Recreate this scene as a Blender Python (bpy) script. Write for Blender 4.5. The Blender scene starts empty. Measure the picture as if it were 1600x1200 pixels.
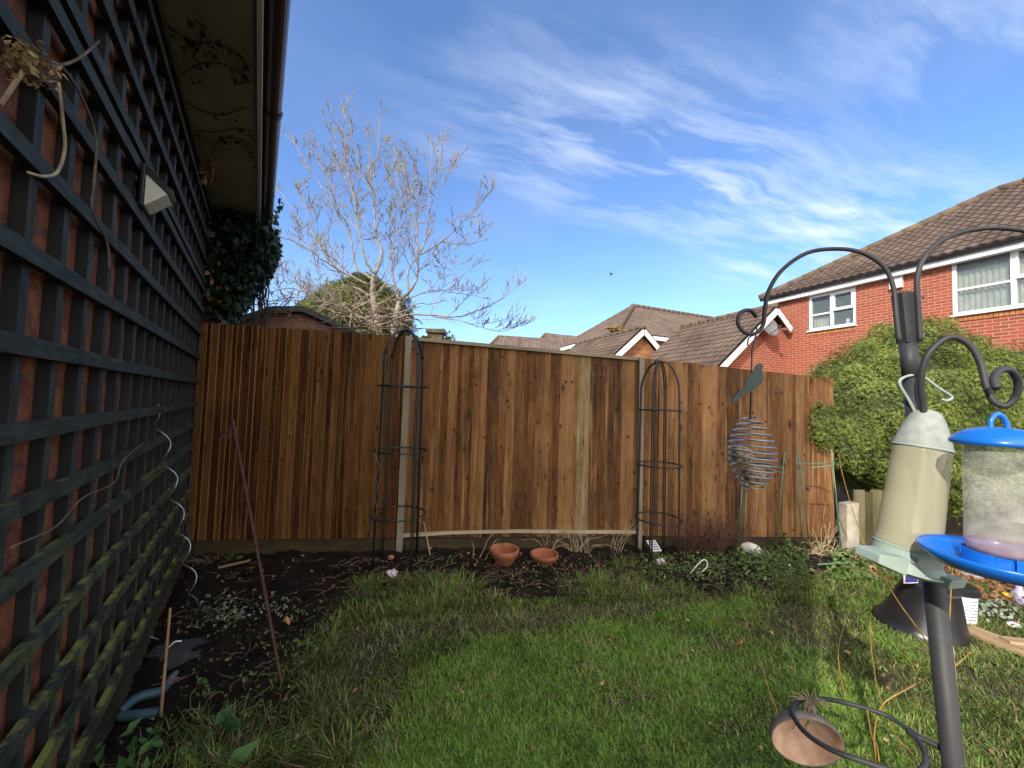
import bpy, bmesh, math, random
import numpy as np
from mathutils import Vector, Matrix
random.seed(7); rng = np.random.default_rng(7)
R = math.radians
sc = bpy.context.scene
COL = sc.collection

# ------------------------------------------------------------------ camera
F = 600.0; PITCH = R(2.6); ROLL = R(-1.8); H = 1.4
cam = bpy.data.cameras.new('camera'); co = bpy.data.objects.new('camera', cam); COL.objects.link(co)
cam.sensor_width = 36.0; cam.lens = 36.0*F/1600; cam.clip_start = 0.02; cam.clip_end = 1000
co.matrix_world = Matrix.Translation((0, 0, H)) @ Matrix.Rotation(R(90)+PITCH, 4, 'X') @ Matrix.Rotation(-ROLL, 4, 'Z')
sc.camera = co

# ------------------------------------------------------------------ light
SUN_EL = R(32); SX, SY = 0.60, 0.80            # horizontal direction in which the light travels
w = bpy.data.worlds.new('World'); sc.world = w; w.use_nodes = True
nt = w.node_tree; N = nt.nodes; L = nt.links
N.clear()
out = N.new('ShaderNodeOutputWorld'); bg = N.new('ShaderNodeBackground'); bg.inputs[1].default_value = 0.15
sky = N.new('ShaderNodeTexSky'); sky.sky_type = 'NISHITA'; sky.sun_disc = False
sky.sun_elevation = SUN_EL; sky.sun_rotation = math.atan2(-SX, -SY)
sky.altitude = 0; sky.air_density = 1.0; sky.dust_density = 0.6; sky.ozone_density = 2.5
tc = N.new('ShaderNodeTexCoord')
# high thin cloud: the view direction laid out on a plane overhead, stretched noise, warped
sep = N.new('ShaderNodeSeparateXYZ'); L.new(tc.outputs['Generated'], sep.inputs[0])
def skypt(px, py):
    x = (px-800)/F; y = (600-py)/F; c, s = math.cos(ROLL), math.sin(ROLL)
    xr = c*x+s*y; yr = -s*x+c*y
    d = Vector((xr, math.cos(PITCH)-yr*math.sin(PITCH), math.sin(PITCH)+yr*math.cos(PITCH))).normalized()
    z = max(d.z, .04)+.12
    return d.x/z, d.y/z
def wm(op, a, b=None, c=None):
    n = N.new('ShaderNodeMath'); n.operation = op
    for i, v in enumerate((a, b, c)):
        if v is None: continue
        if isinstance(v, (int, float)): n.inputs[i].default_value = v
        else: L.new(v, n.inputs[i])
    return n.outputs[0]
zz = wm('MAXIMUM', sep.outputs[2], 0.04); zz = wm('ADD', zz, 0.12)
cx = wm('DIVIDE', sep.outputs[0], zz); cy = wm('DIVIDE', sep.outputs[1], zz)
comb = N.new('ShaderNodeCombineXYZ'); L.new(cx, comb.inputs[0]); L.new(cy, comb.inputs[1])
warp = N.new('ShaderNodeTexNoise'); warp.inputs['Scale'].default_value = 1.1; warp.inputs['Detail'].default_value = 4; L.new(comb.outputs[0], warp.inputs['Vector'])
va = N.new('ShaderNodeVectorMath'); va.operation = 'MULTIPLY_ADD'; L.new(warp.outputs['Color'], va.inputs[0]); va.inputs[1].default_value = (.30, .30, 0); L.new(comb.outputs[0], va.inputs[2])
s0a, s0b = skypt(800, 200), skypt(1400, 400); STR = math.atan2(s0b[1]-s0a[1], s0b[0]-s0a[0])
mr = N.new('ShaderNodeMapping'); mr.inputs['Rotation'].default_value = (0, 0, -STR); L.new(va.outputs[0], mr.inputs['Vector'])
mp = N.new('ShaderNodeMapping'); mp.inputs['Scale'].default_value = (0.75, 2.9, 1); L.new(mr.outputs[0], mp.inputs['Vector'])
cn = N.new('ShaderNodeTexNoise'); cn.inputs['Scale'].default_value = 2.0; cn.inputs['Detail'].default_value = 12; cn.inputs['Roughness'].default_value = 0.62; L.new(mp.outputs[0], cn.inputs['Vector'])
def wblob(px, py, rx, ry, rot):               # where in the sky a bank of cirrus lies (plane coordinates)
    dx = wm('SUBTRACT', cx, px); dy = wm('SUBTRACT', cy, py)
    c, s = math.cos(rot), math.sin(rot)
    a = wm('ADD', wm('MULTIPLY', dx, c/rx), wm('MULTIPLY', dy, s/rx))
    b = wm('ADD', wm('MULTIPLY', dx, -s/ry), wm('MULTIPLY', dy, c/ry))
    d = wm('SQRT', wm('ADD', wm('MULTIPLY', a, a), wm('MULTIPLY', b, b)))
    return wm('MAXIMUM', wm('SUBTRACT', 1.0, d), 0.0)
banks = None
for (px, py, rx, ry, rot, amt) in [
        (1120, 295, 1.35, .50, STR, 1.0), (1290, 345, .9, .5, STR, 1.0), (930, 225, .55, .30, STR, .8), (1500, 105, .55, .26, STR, .62), (1180, 420, .5, .22, STR, .6), (790, 185, .16, .10, STR, .6)]:
    a, b = skypt(px, py)
    m = wm('MULTIPLY', wblob(a, b, rx, ry, rot), amt)
    banks = m if banks is None else wm('MAXIMUM', banks, m)
dens = wm('MULTIPLY', wm('SUBTRACT', cn.outputs['Fac'], 0.43), 2.6)
dens = wm('MAXIMUM', dens, 0.0)
ragged = wm('MAXIMUM', wm('ADD', banks, wm('MULTIPLY', wm('SUBTRACT', warp.outputs['Fac'], .5), .7)), 0.0)
dens = wm('MULTIPLY', wm('MULTIPLY', dens, 1.45), wm('MINIMUM', wm('POWER', wm('MULTIPLY', ragged, wm('MINIMUM', wm('MULTIPLY', banks, 6.0), 1.0)), 1.15), 1.0))
# broad thin veil low in the sky
veil = wm('MULTIPLY', wm('MAXIMUM', wm('SUBTRACT', warp.outputs['Fac'], 0.45), 0.0), 0.35)
# added warm fill light: unseen bright cloud over the sky behind the photographer
behind = wm('MINIMUM', wm('MAXIMUM', wm('MULTIPLY', wm('SUBTRACT', -0.05, sep.outputs[1]), 2.2), 0.0), 1.0)

dens = wm('MINIMUM', wm('ADD', dens, veil), 0.9)
tint = N.new('ShaderNodeMix'); tint.data_type = 'RGBA'; tint.blend_type = 'MULTIPLY'; tint.inputs[0].default_value = 1.0
L.new(sky.outputs[0], tint.inputs['A']); tint.inputs['B'].default_value = (0.66, 0.79, 0.98, 1)
mx = N.new('ShaderNodeMix'); mx.data_type = 'RGBA'; L.new(dens, mx.inputs[0]); L.new(tint.outputs['Result'], mx.inputs['A']); mx.inputs['B'].default_value = (4.0, 4.3, 4.8, 1)
mb2 = N.new('ShaderNodeMix'); mb2.data_type = 'RGBA'; L.new(wm('MULTIPLY', behind, wm('ADD', cn.outputs['Fac'], .25)), mb2.inputs[0]); L.new(mx.outputs['Result'], mb2.inputs['A']); mb2.inputs['B'].default_value = (11.5, 10.4, 9.2, 1)
L.new(mb2.outputs['Result'], bg.inputs[0]); L.new(bg.outputs[0], out.inputs[0])

sd = bpy.data.lights.new('sun', 'SUN'); sd.energy = 2.6; sd.angle = R(0.5); sd.color = (1, .93, .82)
so = bpy.data.objects.new('sun', sd); COL.objects.link(so)
so.rotation_euler = Vector((SX*math.cos(SUN_EL), SY*math.cos(SUN_EL), -math.sin(SUN_EL))).to_track_quat('-Z', 'Y').to_euler()
sc.view_settings.view_transform = 'Standard'; sc.view_settings.look = 'None'
sc.view_settings.gamma = 1; sc.view_settings.exposure = 0.97
sc.cycles.max_bounces = 8; sc.cycles.transparent_max_bounces = 12

# ------------------------------------------------------------------ pixel helpers (where things stand)
def ray(px, py):
    x = (px-800)/F; y = (600-py)/F; c, s = math.cos(ROLL), math.sin(ROLL)
    xr = c*x+s*y; yr = -s*x+c*y
    return Vector((xr, math.cos(PITCH)-yr*math.sin(PITCH), math.sin(PITCH)+yr*math.cos(PITCH)))
def G(px, py, z=0.0):
    d = ray(px, py); t = (z-H)/d.z; return Vector((d.x*t, d.y*t, z))
def D(px, py, Y):
    d = ray(px, py); t = Y/d.y; return Vector((d.x*t, Y, H+d.z*t))
def proj(p):                                    # numpy (n,3) -> pixels
    p = np.asarray(p, float); q = p-np.array([0, 0, H])
    f = q[:, 1]*math.cos(PITCH)+q[:, 2]*math.sin(PITCH)
    yu = -q[:, 1]*math.sin(PITCH)+q[:, 2]*math.cos(PITCH)
    xr = q[:, 0]/f; yr = yu/f; c, s = math.cos(ROLL), math.sin(ROLL)
    x = c*xr-s*yr; y = s*xr+c*yr
    return 800+F*x, 600-F*y
def inpoly(x, y, poly):
    x = np.asarray(x); y = np.asarray(y); c = np.zeros(x.shape, bool); n = len(poly)
    for i in range(n):
        x1, y1 = poly[i]; x2, y2 = poly[(i+1) % n]
        if y1 == y2: continue
        k = ((y1 > y) != (y2 > y)) & (x < (x2-x1)*(y-y1)/(y2-y1)+x1)
        c ^= k
    return c

# ------------------------------------------------------------------ mesh helpers
class MB:
    def __init__(s): s.v = []; s.f = []; s.uv = []; s.mi = []; s.mat = 0; s.tint = []; s.t = 0.5
    def add(s, verts, faces, uvs=None):
        b = len(s.v); s.v += [tuple(p) for p in verts]
        for i, f in enumerate(faces):
            s.f.append([b+k for k in f]); s.mi.append(s.mat); s.tint.append(s.t)
            if uvs is not None: s.uv += uvs[i]
            else: s.uv += [(0, 0)]*len(f)
    def hexa(s, P, uvo=(0, 0), sc=1):
        # P: 8 corners, bottom ring 0-3, top ring 4-7
        P = [Vector(p) for p in P]
        fs = [(0, 3, 2, 1), (4, 5, 6, 7), (0, 1, 5, 4), (1, 2, 6, 5), (2, 3, 7, 6), (3, 0, 4, 7)]
        uv = []
        for f in fs:
            a, b, d = P[f[0]], P[f[1]], P[f[3]]
            lu = (b-a).length; lv = (d-a).length
            if f in ((0, 3, 2, 1), (4, 5, 6, 7)): uv.append([(uvo[0]+x, uvo[1]+y) for x, y in ((0, 0), (lu, 0), (lu, lv), (0, lv))])
            else: uv.append([(uvo[0], uvo[1]+a.z), (uvo[0]+lu, uvo[1]+b.z), (uvo[0]+lu, uvo[1]+b.z+lv), (uvo[0], uvo[1]+d.z)])
        s.add(P, fs, uv)
    def bar(s, a, b, wx, wy, up=None, uvo=None, side=None):
        # beam from a to b, wx across, wy along 'up'
        a, b = Vector(a), Vector(b); d = (b-a).normalized()
        up = Vector(up) if up is not None else (Vector((0, 0, 1)) if abs(d.z) < .9 else Vector((0, 1, 0)))
        x = d.cross(up).normalized(); y = x.cross(d).normalized()
        P = []
        for p in (a, b):
            for i, j in ((-1, -1), (1, -1), (1, 1), (-1, 1)): P.append(p+x*(i*wx/2)+y*(j*wy/2))
        o = uvo or (random.random()*9, random.random()*9); Lb = (b-a).length
        fs = [(3, 2, 1, 0), (4, 5, 6, 7), (0, 1, 5, 4), (1, 2, 6, 5), (2, 3, 7, 6), (3, 0, 4, 7)]
        uv = []
        for k, f in enumerate(fs):
            if k < 2: uv.append([(o[0], o[1]), (o[0]+wx, o[1]), (o[0]+wx, o[1]+wy), (o[0], o[1]+wy)])
            else:
                ww = wx if k in (2, 4) else wy
                uv.append([(o[0]+k*.3, o[1]), (o[0]+k*.3+ww, o[1]), (o[0]+k*.3+ww, o[1]+Lb), (o[0]+k*.3, o[1]+Lb)])
        s.add(P, fs, uv)
        if side is not None:
            for k in side: s.mi[-6+k] = 1
    def box(s, c, sx, sy, sz, rz=0, rot=None):
        M = rot if rot is not None else Matrix.Rotation(rz, 3, 'Z'); c = Vector(c)
        P = [c+M @ Vector((i*sx/2, j*sy/2, k*sz/2)) for k in (-1, 1) for i, j in ((-1, -1), (1, -1), (1, 1), (-1, 1))]
        s.hexa(P, (random.random()*9, random.random()*9))
    def tube(s, pts, r, n=8, smooth=0, caps=True):
        pts = [Vector(p) for p in pts]
        if smooth: pts, r = catmull(pts, r, smooth)
        m = len(pts); rr = list(r) if hasattr(r, '__len__') else [r]*m
        t0 = (pts[1]-pts[0]).normalized()
        a = t0.orthogonal().normalized(); V = []; Ls = 0; fs = []; uv = []; lens = [0]
        for i in range(m):
            t = (pts[min(i+1, m-1)]-pts[max(i-1, 0)])
            t = t.normalized() if t.length > 1e-9 else t0
            a = (a-t*a.dot(t)); a = a.normalized() if a.length > 1e-6 else t.orthogonal().normalized()
            b = t.cross(a)
            for k in range(n):
                an = 2*math.pi*k/n; V.append(pts[i]+(a*math.cos(an)+b*math.sin(an))*rr[i])
            if i: lens.append(lens[-1]+(pts[i]-pts[i-1]).length)
        for i in range(m-1):
            for k in range(n):
                k2 = (k+1) % n
                fs.append((i*n+k, i*n+k2, (i+1)*n+k2, (i+1)*n+k))
                uv.append([(k/n, lens[i]), ((k+1)/n, lens[i]), ((k+1)/n, lens[i+1]), (k/n, lens[i+1])])
        if caps and n > 2:
            fs.append(tuple(range(n-1, -1, -1))); uv.append([(0, 0)]*n)
            fs.append(tuple((m-1)*n+k for k in range(n))); uv.append([(0, 0)]*n)
        s.add(V, fs, uv)
    def lathe(s, prof, c, n=32, M=None, close=False):
        c = Vector(c); M = M or Matrix.Identity(3); V = []; fs = []
        for (r, z) in prof:
            for k in range(n):
                a = 2*math.pi*k/n; V.append(c+M @ Vector((r*math.cos(a), r*math.sin(a), z)))
        uv = []
        for i in range(len(prof)-1):
            for k in range(n):
                k2 = (k+1) % n; fs.append((i*n+k, i*n+k2, (i+1)*n+k2, (i+1)*n+k))
                uv.append([(k/n, i*.1), ((k+1)/n, i*.1), ((k+1)/n, i*.1+.1), (k/n, i*.1+.1)])
        s.add(V, fs, uv)
    def blob(s, c, rx, ry, rz, sub=2, noise=.15, seed=0, M=None):
        bm = bmesh.new(); bmesh.ops.create_icosphere(bm, subdivisions=sub, radius=1)
        r = random.Random(seed); off = Vector((r.random()*9, r.random()*9, r.random()*9)); c = Vector(c)
        from mathutils import noise as mn
        V = []
        for v in bm.verts:
            k = 1+noise*mn.noise(v.co*1.8+off)*2
            q = Vector((v.co.x*rx*k, v.co.y*ry*k, v.co.z*rz*k))
            V.append(c+(M @ q if M else q))
        s.add(V, [tuple(v.index for v in f.verts) for f in bm.faces]); bm.free()
    def build(s, name, mats, parent=None, smooth=False, bevel=0):
        me = bpy.data.meshes.new(name); me.from_pydata(s.v, [], s.f)
        uvl = me.uv_layers.new(name='UVMap'); uvl.data.foreach_set('uv', np.array(s.uv, dtype=np.float32).ravel())
        at = me.attributes.new('tint', 'FLOAT', 'FACE'); at.data.foreach_set('value', np.array(s.tint, dtype=np.float32))
        if not isinstance(mats, (list, tuple)): mats = [mats]
        for m in mats: me.materials.append(m)
        me.polygons.foreach_set('material_index', np.array(s.mi, dtype=np.int32))
        if smooth: me.polygons.foreach_set('use_smooth', np.ones(len(me.polygons), bool))
        me.validate(); me.update()
        o = bpy.data.objects.new(name, me); COL.objects.link(o)
        if parent is not None: o.parent = parent
        if bevel:
            b = o.modifiers.new('bevel', 'BEVEL'); b.width = bevel; b.segments = 2; b.limit_method = 'ANGLE'
        return o
def catmull(pts, r, k):
    rr = list(r) if hasattr(r, '__len__') else [r]*len(pts)
    P = [pts[0]*2-pts[1]]+pts+[pts[-1]*2-pts[-2]]; Rr = [rr[0]]+rr+[rr[-1]]; o = []; ro = []
    for i in range(1, len(P)-2):
        for j in range(k):
            t = j/k; a, b, c, d = P[i-1], P[i], P[i+1], P[i+2]
            o.append(0.5*((2*b)+(c-a)*t+(2*a-5*b+4*c-d)*t*t+(3*b-a-3*c+d)*t**3)); ro.append(Rr[i]*(1-t)+Rr[i+1]*t)
    o.append(pts[-1]); ro.append(rr[-1]); return o, ro
def npmesh(name, V, Fc, mats, parent=None, tint=None, smooth=False):
    """V (n,3); Fc (m,3) or (m,4) numpy"""
    me = bpy.data.meshes.new(name); m, k = Fc.shape
    me.vertices.add(len(V)); me.vertices.foreach_set('co', np.ascontiguousarray(V, dtype=np.float32).ravel())
    me.loops.add(m*k); me.loops.foreach_set('vertex_index', np.ascontiguousarray(Fc, dtype=np.int32).ravel())
    me.polygons.add(m); me.polygons.foreach_set('loop_start', np.arange(0, m*k, k, dtype=np.int32))
    me.update(calc_edges=True)
    if tint is not None:
        at = me.attributes.new('tint', 'FLOAT', 'FACE'); at.data.foreach_set('value', np.asarray(tint, dtype=np.float32))
    me.materials.append(mats)
    if smooth: me.polygons.foreach_set('use_smooth', np.ones(m, bool))
    o = bpy.data.objects.new(name, me); COL.objects.link(o)
    if parent is not None: o.parent = parent
    return o
def tag(o, label, cat, group=None, kind=None):
    if label: o['label'] = label
    if cat: o['category'] = cat
    if group: o['group'] = group
    if kind: o['kind'] = kind
    return o
def thing(name, label, cat, group=None):
    o = bpy.data.objects.new(name, None); COL.objects.link(o); o.empty_display_size = .1
    return tag(o, label, cat, group)
def settle(root, base):                         # put the Empty at the base without moving its parts
    root.location = base; M = Matrix.Translation(-Vector(base))
    for c in list(root.children):
        c.matrix_parent_inverse = M
def struct(o): o['kind'] = 'structure'; return o

# ------------------------------------------------------------------ materials
def newmat(name):
    m = bpy.data.materials.new(name); m.use_nodes = True; m.node_tree.nodes.clear(); return m
class NB:
    def __init__(s, name):
        s.m = newmat(name); s.t = s.m.node_tree; s.p = s.n('ShaderNodeBsdfPrincipled'); s.o = s.n('ShaderNodeOutputMaterial')
        s.l(s.p.outputs[0], s.o.inputs[0])
    def n(s, k): return s.t.nodes.new(k)
    def l(s, a, b): s.t.links.new(a, b)
    def coord(s, kind='Object', scale=(1, 1, 1), rot=(0, 0, 0)):
        c = s.n('ShaderNodeTexCoord'); mp = s.n('ShaderNodeMapping'); mp.inputs['Scale'].default_value = scale; mp.inputs['Rotation'].default_value = rot
        s.l(c.outputs[kind], mp.inputs[0]); return mp.outputs[0]
    def noise(s, vec, scale, detail=4, rough=.55):
        t = s.n('ShaderNodeTexNoise'); t.inputs['Scale'].default_value = scale; t.inputs['Detail'].default_value = detail; t.inputs['Roughness'].default_value = rough
        s.l(vec, t.inputs['Vector']); return t.outputs['Fac']
    def ramp(s, fac, stops):
        r = s.n('ShaderNodeValToRGB'); s.l(fac, r.inputs[0]); e = r.color_ramp.elements
        while len(e) < len(stops): e.new(.5)
        for i, (p, c) in enumerate(stops): e[i].position = p; e[i].color = (*c, 1) if len(c) == 3 else c
        return r.outputs[0]
    def mix(s, fac, a, b, mode='MIX'):
        m = s.n('ShaderNodeMix'); m.data_type = 'RGBA'; m.blend_type = mode
        for i, v in (('Factor', fac), ('A', a), ('B', b)):
            sock = m.inputs[0] if i == 'Factor' else m.inputs[i]
            if isinstance(v, (int, float)): sock.default_value = v
            elif isinstance(v, tuple): sock.default_value = (*v, 1)
            else: s.l(v, sock)
        return m.outputs['Result']
    def math(s, op, a, b=0.0):
        m = s.n('ShaderNodeMath'); m.operation = op
        for i, v in enumerate((a, b)):
            if isinstance(v, (int, float)): m.inputs[i].default_value = v
            else: s.l(v, m.inputs[i])
        return m.outputs[0]
    def bump(s, h, st=.3, dist=.01):
        b = s.n('ShaderNodeBump'); b.inputs['Strength'].default_value = st; b.inputs['Distance'].default_value = dist
        s.l(h, b.inputs['Height']); s.l(b.outputs[0], s.p.inputs['Normal'])
    def attr(s): a = s.n('ShaderNodeAttribute'); a.attribute_name = 'tint'; return a.outputs['Fac']
    def col(s, c):
        if isinstance(c, tuple): s.p.inputs['Base Color'].default_value = (*c, 1)
        else: s.l(c, s.p.inputs['Base Color'])
    def rough(s, v):
        if isinstance(v, (int, float)): s.p.inputs['Roughness'].default_value = v
        else: s.l(v, s.p.inputs['Roughness'])
def M_plain(name, c, rough=.6, var=.25, scale=20, bump=.15, metal=0, c2=None, spec=None, dist=.003):
    b = NB(name); v = b.coord(); f = b.noise(v, scale, 5)
    c2 = c2 or tuple(x*(1-var) for x in c)
    f2 = b.ramp(f, [(.35, c2), (.65, c)]); b.col(f2); b.rough(b.math('MULTIPLY_ADD', b.noise(v, scale*3), .3) if False else rough)
    b.p.inputs['Metallic'].default_value = metal
    if spec is not None: b.p.inputs['Specular IOR Level'].default_value = spec
    if bump: b.bump(b.noise(v, scale*2.5, 6), bump, dist)
    return b.m
def M_wood(name, dark, mid, light, knots=True, rough=.75, spread=1.0):
    b = NB(name); uv = b.coord('UV'); 
    st = b.n('ShaderNodeMapping'); st.inputs['Scale'].default_value = (16, 1.6, 1); b.l(uv, st.inputs[0])
    wob = b.noise(uv, 5, 3)
    g = b.noise(st.outputs[0], 3.2, 6, .6)
    st2 = b.n('ShaderNodeMapping'); st2.inputs['Scale'].default_value = (5, .5, 1); b.l(uv, st2.inputs[0])
    g2 = b.noise(st2.outputs[0], 2.4, 3, .5)
    fac = b.math('ADD', b.math('MULTIPLY', g, .55), b.math('MULTIPLY', g2, .45)); fac = b.math('ADD', b.math('MULTIPLY', b.math('SUBTRACT', fac, .5), .95), .53)
    fac = b.math('ADD', fac, b.math('MULTIPLY', b.math('SUBTRACT', b.attr(), .5), .30*spread))
    c = b.ramp(fac, [(.30, dark), (.50, mid), (.74, light)])
    if knots:
        st3 = b.n('ShaderNodeMapping'); st3.inputs['Scale'].default_value = (11, .42, 1); st3.inputs['Location'].default_value = (3, 5, 0); b.l(uv, st3.inputs[0])
        sap = b.ramp(b.noise(st3.outputs[0], 2.0, 4, .6), [(.56, (0, 0, 0)), (.70, (.75, .75, .75))])
        c = b.mix(sap, c, tuple(min(1, x*1.35) for x in light))
        vm2 = b.n('ShaderNodeMapping'); vm2.inputs['Scale'].default_value = (9, 8.5, 1); vm2.inputs['Location'].default_value = (7.3, 1.9, 0); b.l(uv, vm2.inputs[0])
        vo2 = b.n('ShaderNodeTexVoronoi'); vo2.inputs['Scale'].default_value = 1.0; b.l(vm2.outputs[0], vo2.inputs['Vector'])
        c = b.mix(b.ramp(vo2.outputs['Distance'], [(.06, (.85, .85, .85)), (.17, (0, 0, 0))]), c, tuple(x*.5 for x in dark))
        vm = b.n('ShaderNodeMapping'); vm.inputs['Scale'].default_value = (9, 3.2, 1); b.l(uv, vm.inputs[0])
        vo = b.n('ShaderNodeTexVoronoi'); vo.inputs['Scale'].default_value = 1.0; vo.inputs['Randomness'].default_value = 1; b.l(vm.outputs[0], vo.inputs['Vector'])
        k = b.ramp(vo.outputs['Distance'], [(.06, (1, 1, 1)), (.17, (0, 0, 0))])
        c = b.mix(b.math('MULTIPLY', k, .8), c, tuple(x*.35 for x in dark))
    big = b.noise(b.coord('Object'), 1.3, 3)
    c = b.mix(b.ramp(big, [(.42, (0, 0, 0)), (.7, (.75, .75, .75))]), c, b.mix(1.0, c, (.62, .60, .55), 'MULTIPLY'))
    b.col(c); b.rough(rough); b.p.inputs['Specular IOR Level'].default_value = .25
    b.bump(g, .35, .004); return b.m
def M_brick(name, c1, c2, mortar, uvscale=1.0, rough=.85):
    b = NB(name); uv = b.coord('UV')
    t = b.n('ShaderNodeTexBrick'); b.l(uv, t.inputs['Vector']); t.inputs['Scale'].default_value = 1
    t.inputs['Brick Width'].default_value = .225; t.inputs['Row Height'].default_value = .075; t.inputs['Mortar Size'].default_value = .0062; t.inputs['Mortar Smooth'].default_value = .15
    t.inputs['Color1'].default_value = (*c1, 1); t.inputs['Color2'].default_value = (*c2, 1); t.inputs['Mortar'].default_value = (*mortar, 1); t.inputs['Bias'].default_value = -.1
    n = b.noise(uv, 3, 5); n2 = b.noise(uv, 60, 4)
    c = b.mix(b.ramp(n, [(.4, (0, 0, 0)), (.75, (.3, .3, .3))]), t.outputs['Color'], tuple(x*1.2 for x in c1))
    c = b.mix(.35, c, b.ramp(n2, [(.3, (.45, .45, .45)), (.7, (1, 1, 1))]), 'MULTIPLY')
    b.col(c); b.rough(rough); b.bump(b.math('SUBTRACT', b.math('MULTIPLY', n2, .3), t.outputs['Fac']), .6, .008); return b.m
def M_leaf(name, dark, light, rough=.55, trans=.25, attr=True):
    b = NB(name)
    f = b.attr() if attr else b.noise(b.coord(), 8)
    c = b.ramp(f, [(.0, dark), (1.0, light)])
    b.col(c); b.rough(rough); b.p.inputs['Specular IOR Level'].default_value = .3
    if trans:
        tr = b.n('ShaderNodeBsdfTranslucent'); b.l(c, tr.inputs[0]); mx = b.n('ShaderNodeMixShader'); mx.inputs[0].default_value = trans
        b.l(b.p.outputs[0], mx.inputs[1]); b.l(tr.outputs[0], mx.inputs[2]); b.l(mx.outputs[0], b.o.inputs[0])
    return b.m

W_FENCE = M_wood('fence_boards', (.036, .018, .008), (.160, .071, .025), (.34, .182, .072))
W_FENCEL = M_wood('fence_boards_fresh', (.026, .012, .005), (.125, .052, .014), (.255, .130, .038))
W_PALE = M_wood('pale_board', (.17, .11, .05), (.30, .21, .11), (.42, .32, .19), knots=True)
W_RAIL = M_wood('grey_rail', (.15, .12, .08), (.26, .215, .15), (.36, .31, .23), knots=False)
W_STRIP = M_wood('pale_strip', (.25, .21, .12), (.40, .34, .22), (.50, .44, .30), knots=False)
W_SLEEP = M_wood('gravel_board', (.018, .014, .008), (.050, .036, .018), (.095, .072, .035), knots=False)
W_PLANK = M_wood('weathered_plank', (.18, .11, .05), (.36, .25, .14), (.55, .42, .27), knots=False)

def m_trellis():
    b = NB('trellis_paint'); uv = b.coord('UV'); st = b.n('ShaderNodeMapping'); st.inputs['Scale'].default_value = (30, 3, 1); b.l(uv, st.inputs[0])
    g = b.noise(st.outputs[0], 2, 6, .65); g = b.math('ADD', b.math('MULTIPLY', g, .6), b.math('MULTIPLY', b.noise(b.coord('Object'), 7, 6, .7), .4))
    c = b.ramp(g, [(.32, (.011, .014, .011)), (.5, (.034, .044, .034)), (.78, (.105, .115, .092))])
    ob = b.coord('Object'); s = b.n('ShaderNodeSeparateXYZ'); b.l(ob, s.inputs[0])
    hm = b.n('ShaderNodeMapRange'); hm.inputs[1].default_value = 1.35; hm.inputs[2].default_value = .55; b.l(s.outputs[2], hm.inputs[0])
    geo = b.n('ShaderNodeNewGeometry'); gs = b.n('ShaderNodeSeparateXYZ'); b.l(geo.outputs['Normal'], gs.inputs[0])
    mo = b.ramp(b.noise(ob, 9, 5, .7), [(.46, (0, 0, 0)), (.60, (1, 1, 1))])
    top = b.n('ShaderNodeMapRange'); top.inputs[1].default_value = -.2; top.inputs[2].default_value = .7; b.l(gs.outputs[2], top.inputs[0])
    k = b.math('MULTIPLY', b.math('MULTIPLY', mo, hm.outputs[0]), b.math('ADD', b.math('MULTIPLY', top.outputs[0], .9), .25))
    c = b.mix(b.ramp(b.noise(st.outputs[0], 9, 5, .75), [(.60, (0, 0, 0)), (.72, (.5, .5, .5))]), c, (.15, .17, .15))
    c = b.mix(k, c, (.24, .26, .06))
    b.p.inputs['Specular IOR Level'].default_value = .2
    b.col(c); b.rough(.72); b.bump(g, .4, .003); return b.m
M_TREL = m_trellis(); M_SIDESHADE = M_plain('batten_side_shade', (.012, .013, .012), .8, .4, 20, .2)  # near-black colour paints shade onto the batten sides and undersides
def m_rough_brick():
    b = NB('house_brick'); uv = b.coord('UV')
    t = b.n('ShaderNodeTexBrick'); b.l(uv, t.inputs['Vector']); t.inputs['Scale'].default_value = 1
    t.inputs['Brick Width'].default_value = .225; t.inputs['Row Height'].default_value = .075; t.inputs['Mortar Size'].default_value = .006
    t.inputs['Color1'].default_value = (.34, .105, .035, 1); t.inputs['Color2'].default_value = (.19, .052, .020, 1); t.inputs['Mortar'].default_value = (.16, .085, .05, 1)
    n = b.noise(uv, 14, 8, .7); n2 = b.noise(uv, 45, 5, .7)
    c = b.mix(b.ramp(n, [(.42, (0, 0, 0)), (.62, (.8, .8, .8))]), t.outputs['Color'], (.46, .20, .07))
    c = b.mix(.7, c, b.ramp(n2, [(.32, (.3, .3, .3)), (.6, (1, 1, 1))]), 'MULTIPLY')
    c = b.mix(1.0, c, (.80, .70, .58), 'MULTIPLY'); b.col(c); b.rough(.9); b.bump(b.math('SUBTRACT', n, b.math('MULTIPLY', t.outputs['Fac'], .6)), .9, .012); return b.m
M_HBRICK = m_rough_brick()
B_RED = M_brick('red_brick', (.37, .084, .034), (.27, .056, .026), (.46, .36, .28))
B_ORANGE = M_brick('orange_brick', (.42, .17, .06), (.22, .075, .03), (.40, .30, .19))
B_SILL = M_plain('sill_brick', (.50, .20, .07), .85, .35, 9, .3)
def m_tile(name, c1, c2, c3):
    b = NB(name); o = b.coord('Object'); n = b.noise(o, 1.2, 5); n2 = b.noise(o, 26, 4, .7)
    c = b.ramp(b.math('ADD', b.math('MULTIPLY', n, .84), b.math('MULTIPLY', b.attr(), .16)), [(.28, c1), (.50, c2), (.72, c3)])
    c = b.mix(b.ramp(n2, [(.60, (0, 0, 0)), (.75, (.6, .6, .6))]), c, (.20, .15, .08))
    b.col(c); b.rough(.9); b.bump(n2, .4, .006); return b.m
M_TILE = m_tile('roof_tile', (.058, .038, .028), (.098, .066, .048), (.145, .104, .078))
M_TILEF = m_tile('roof_tile_far', (.095, .066, .050), (.135, .098, .076), (.18, .135, .108))
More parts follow.
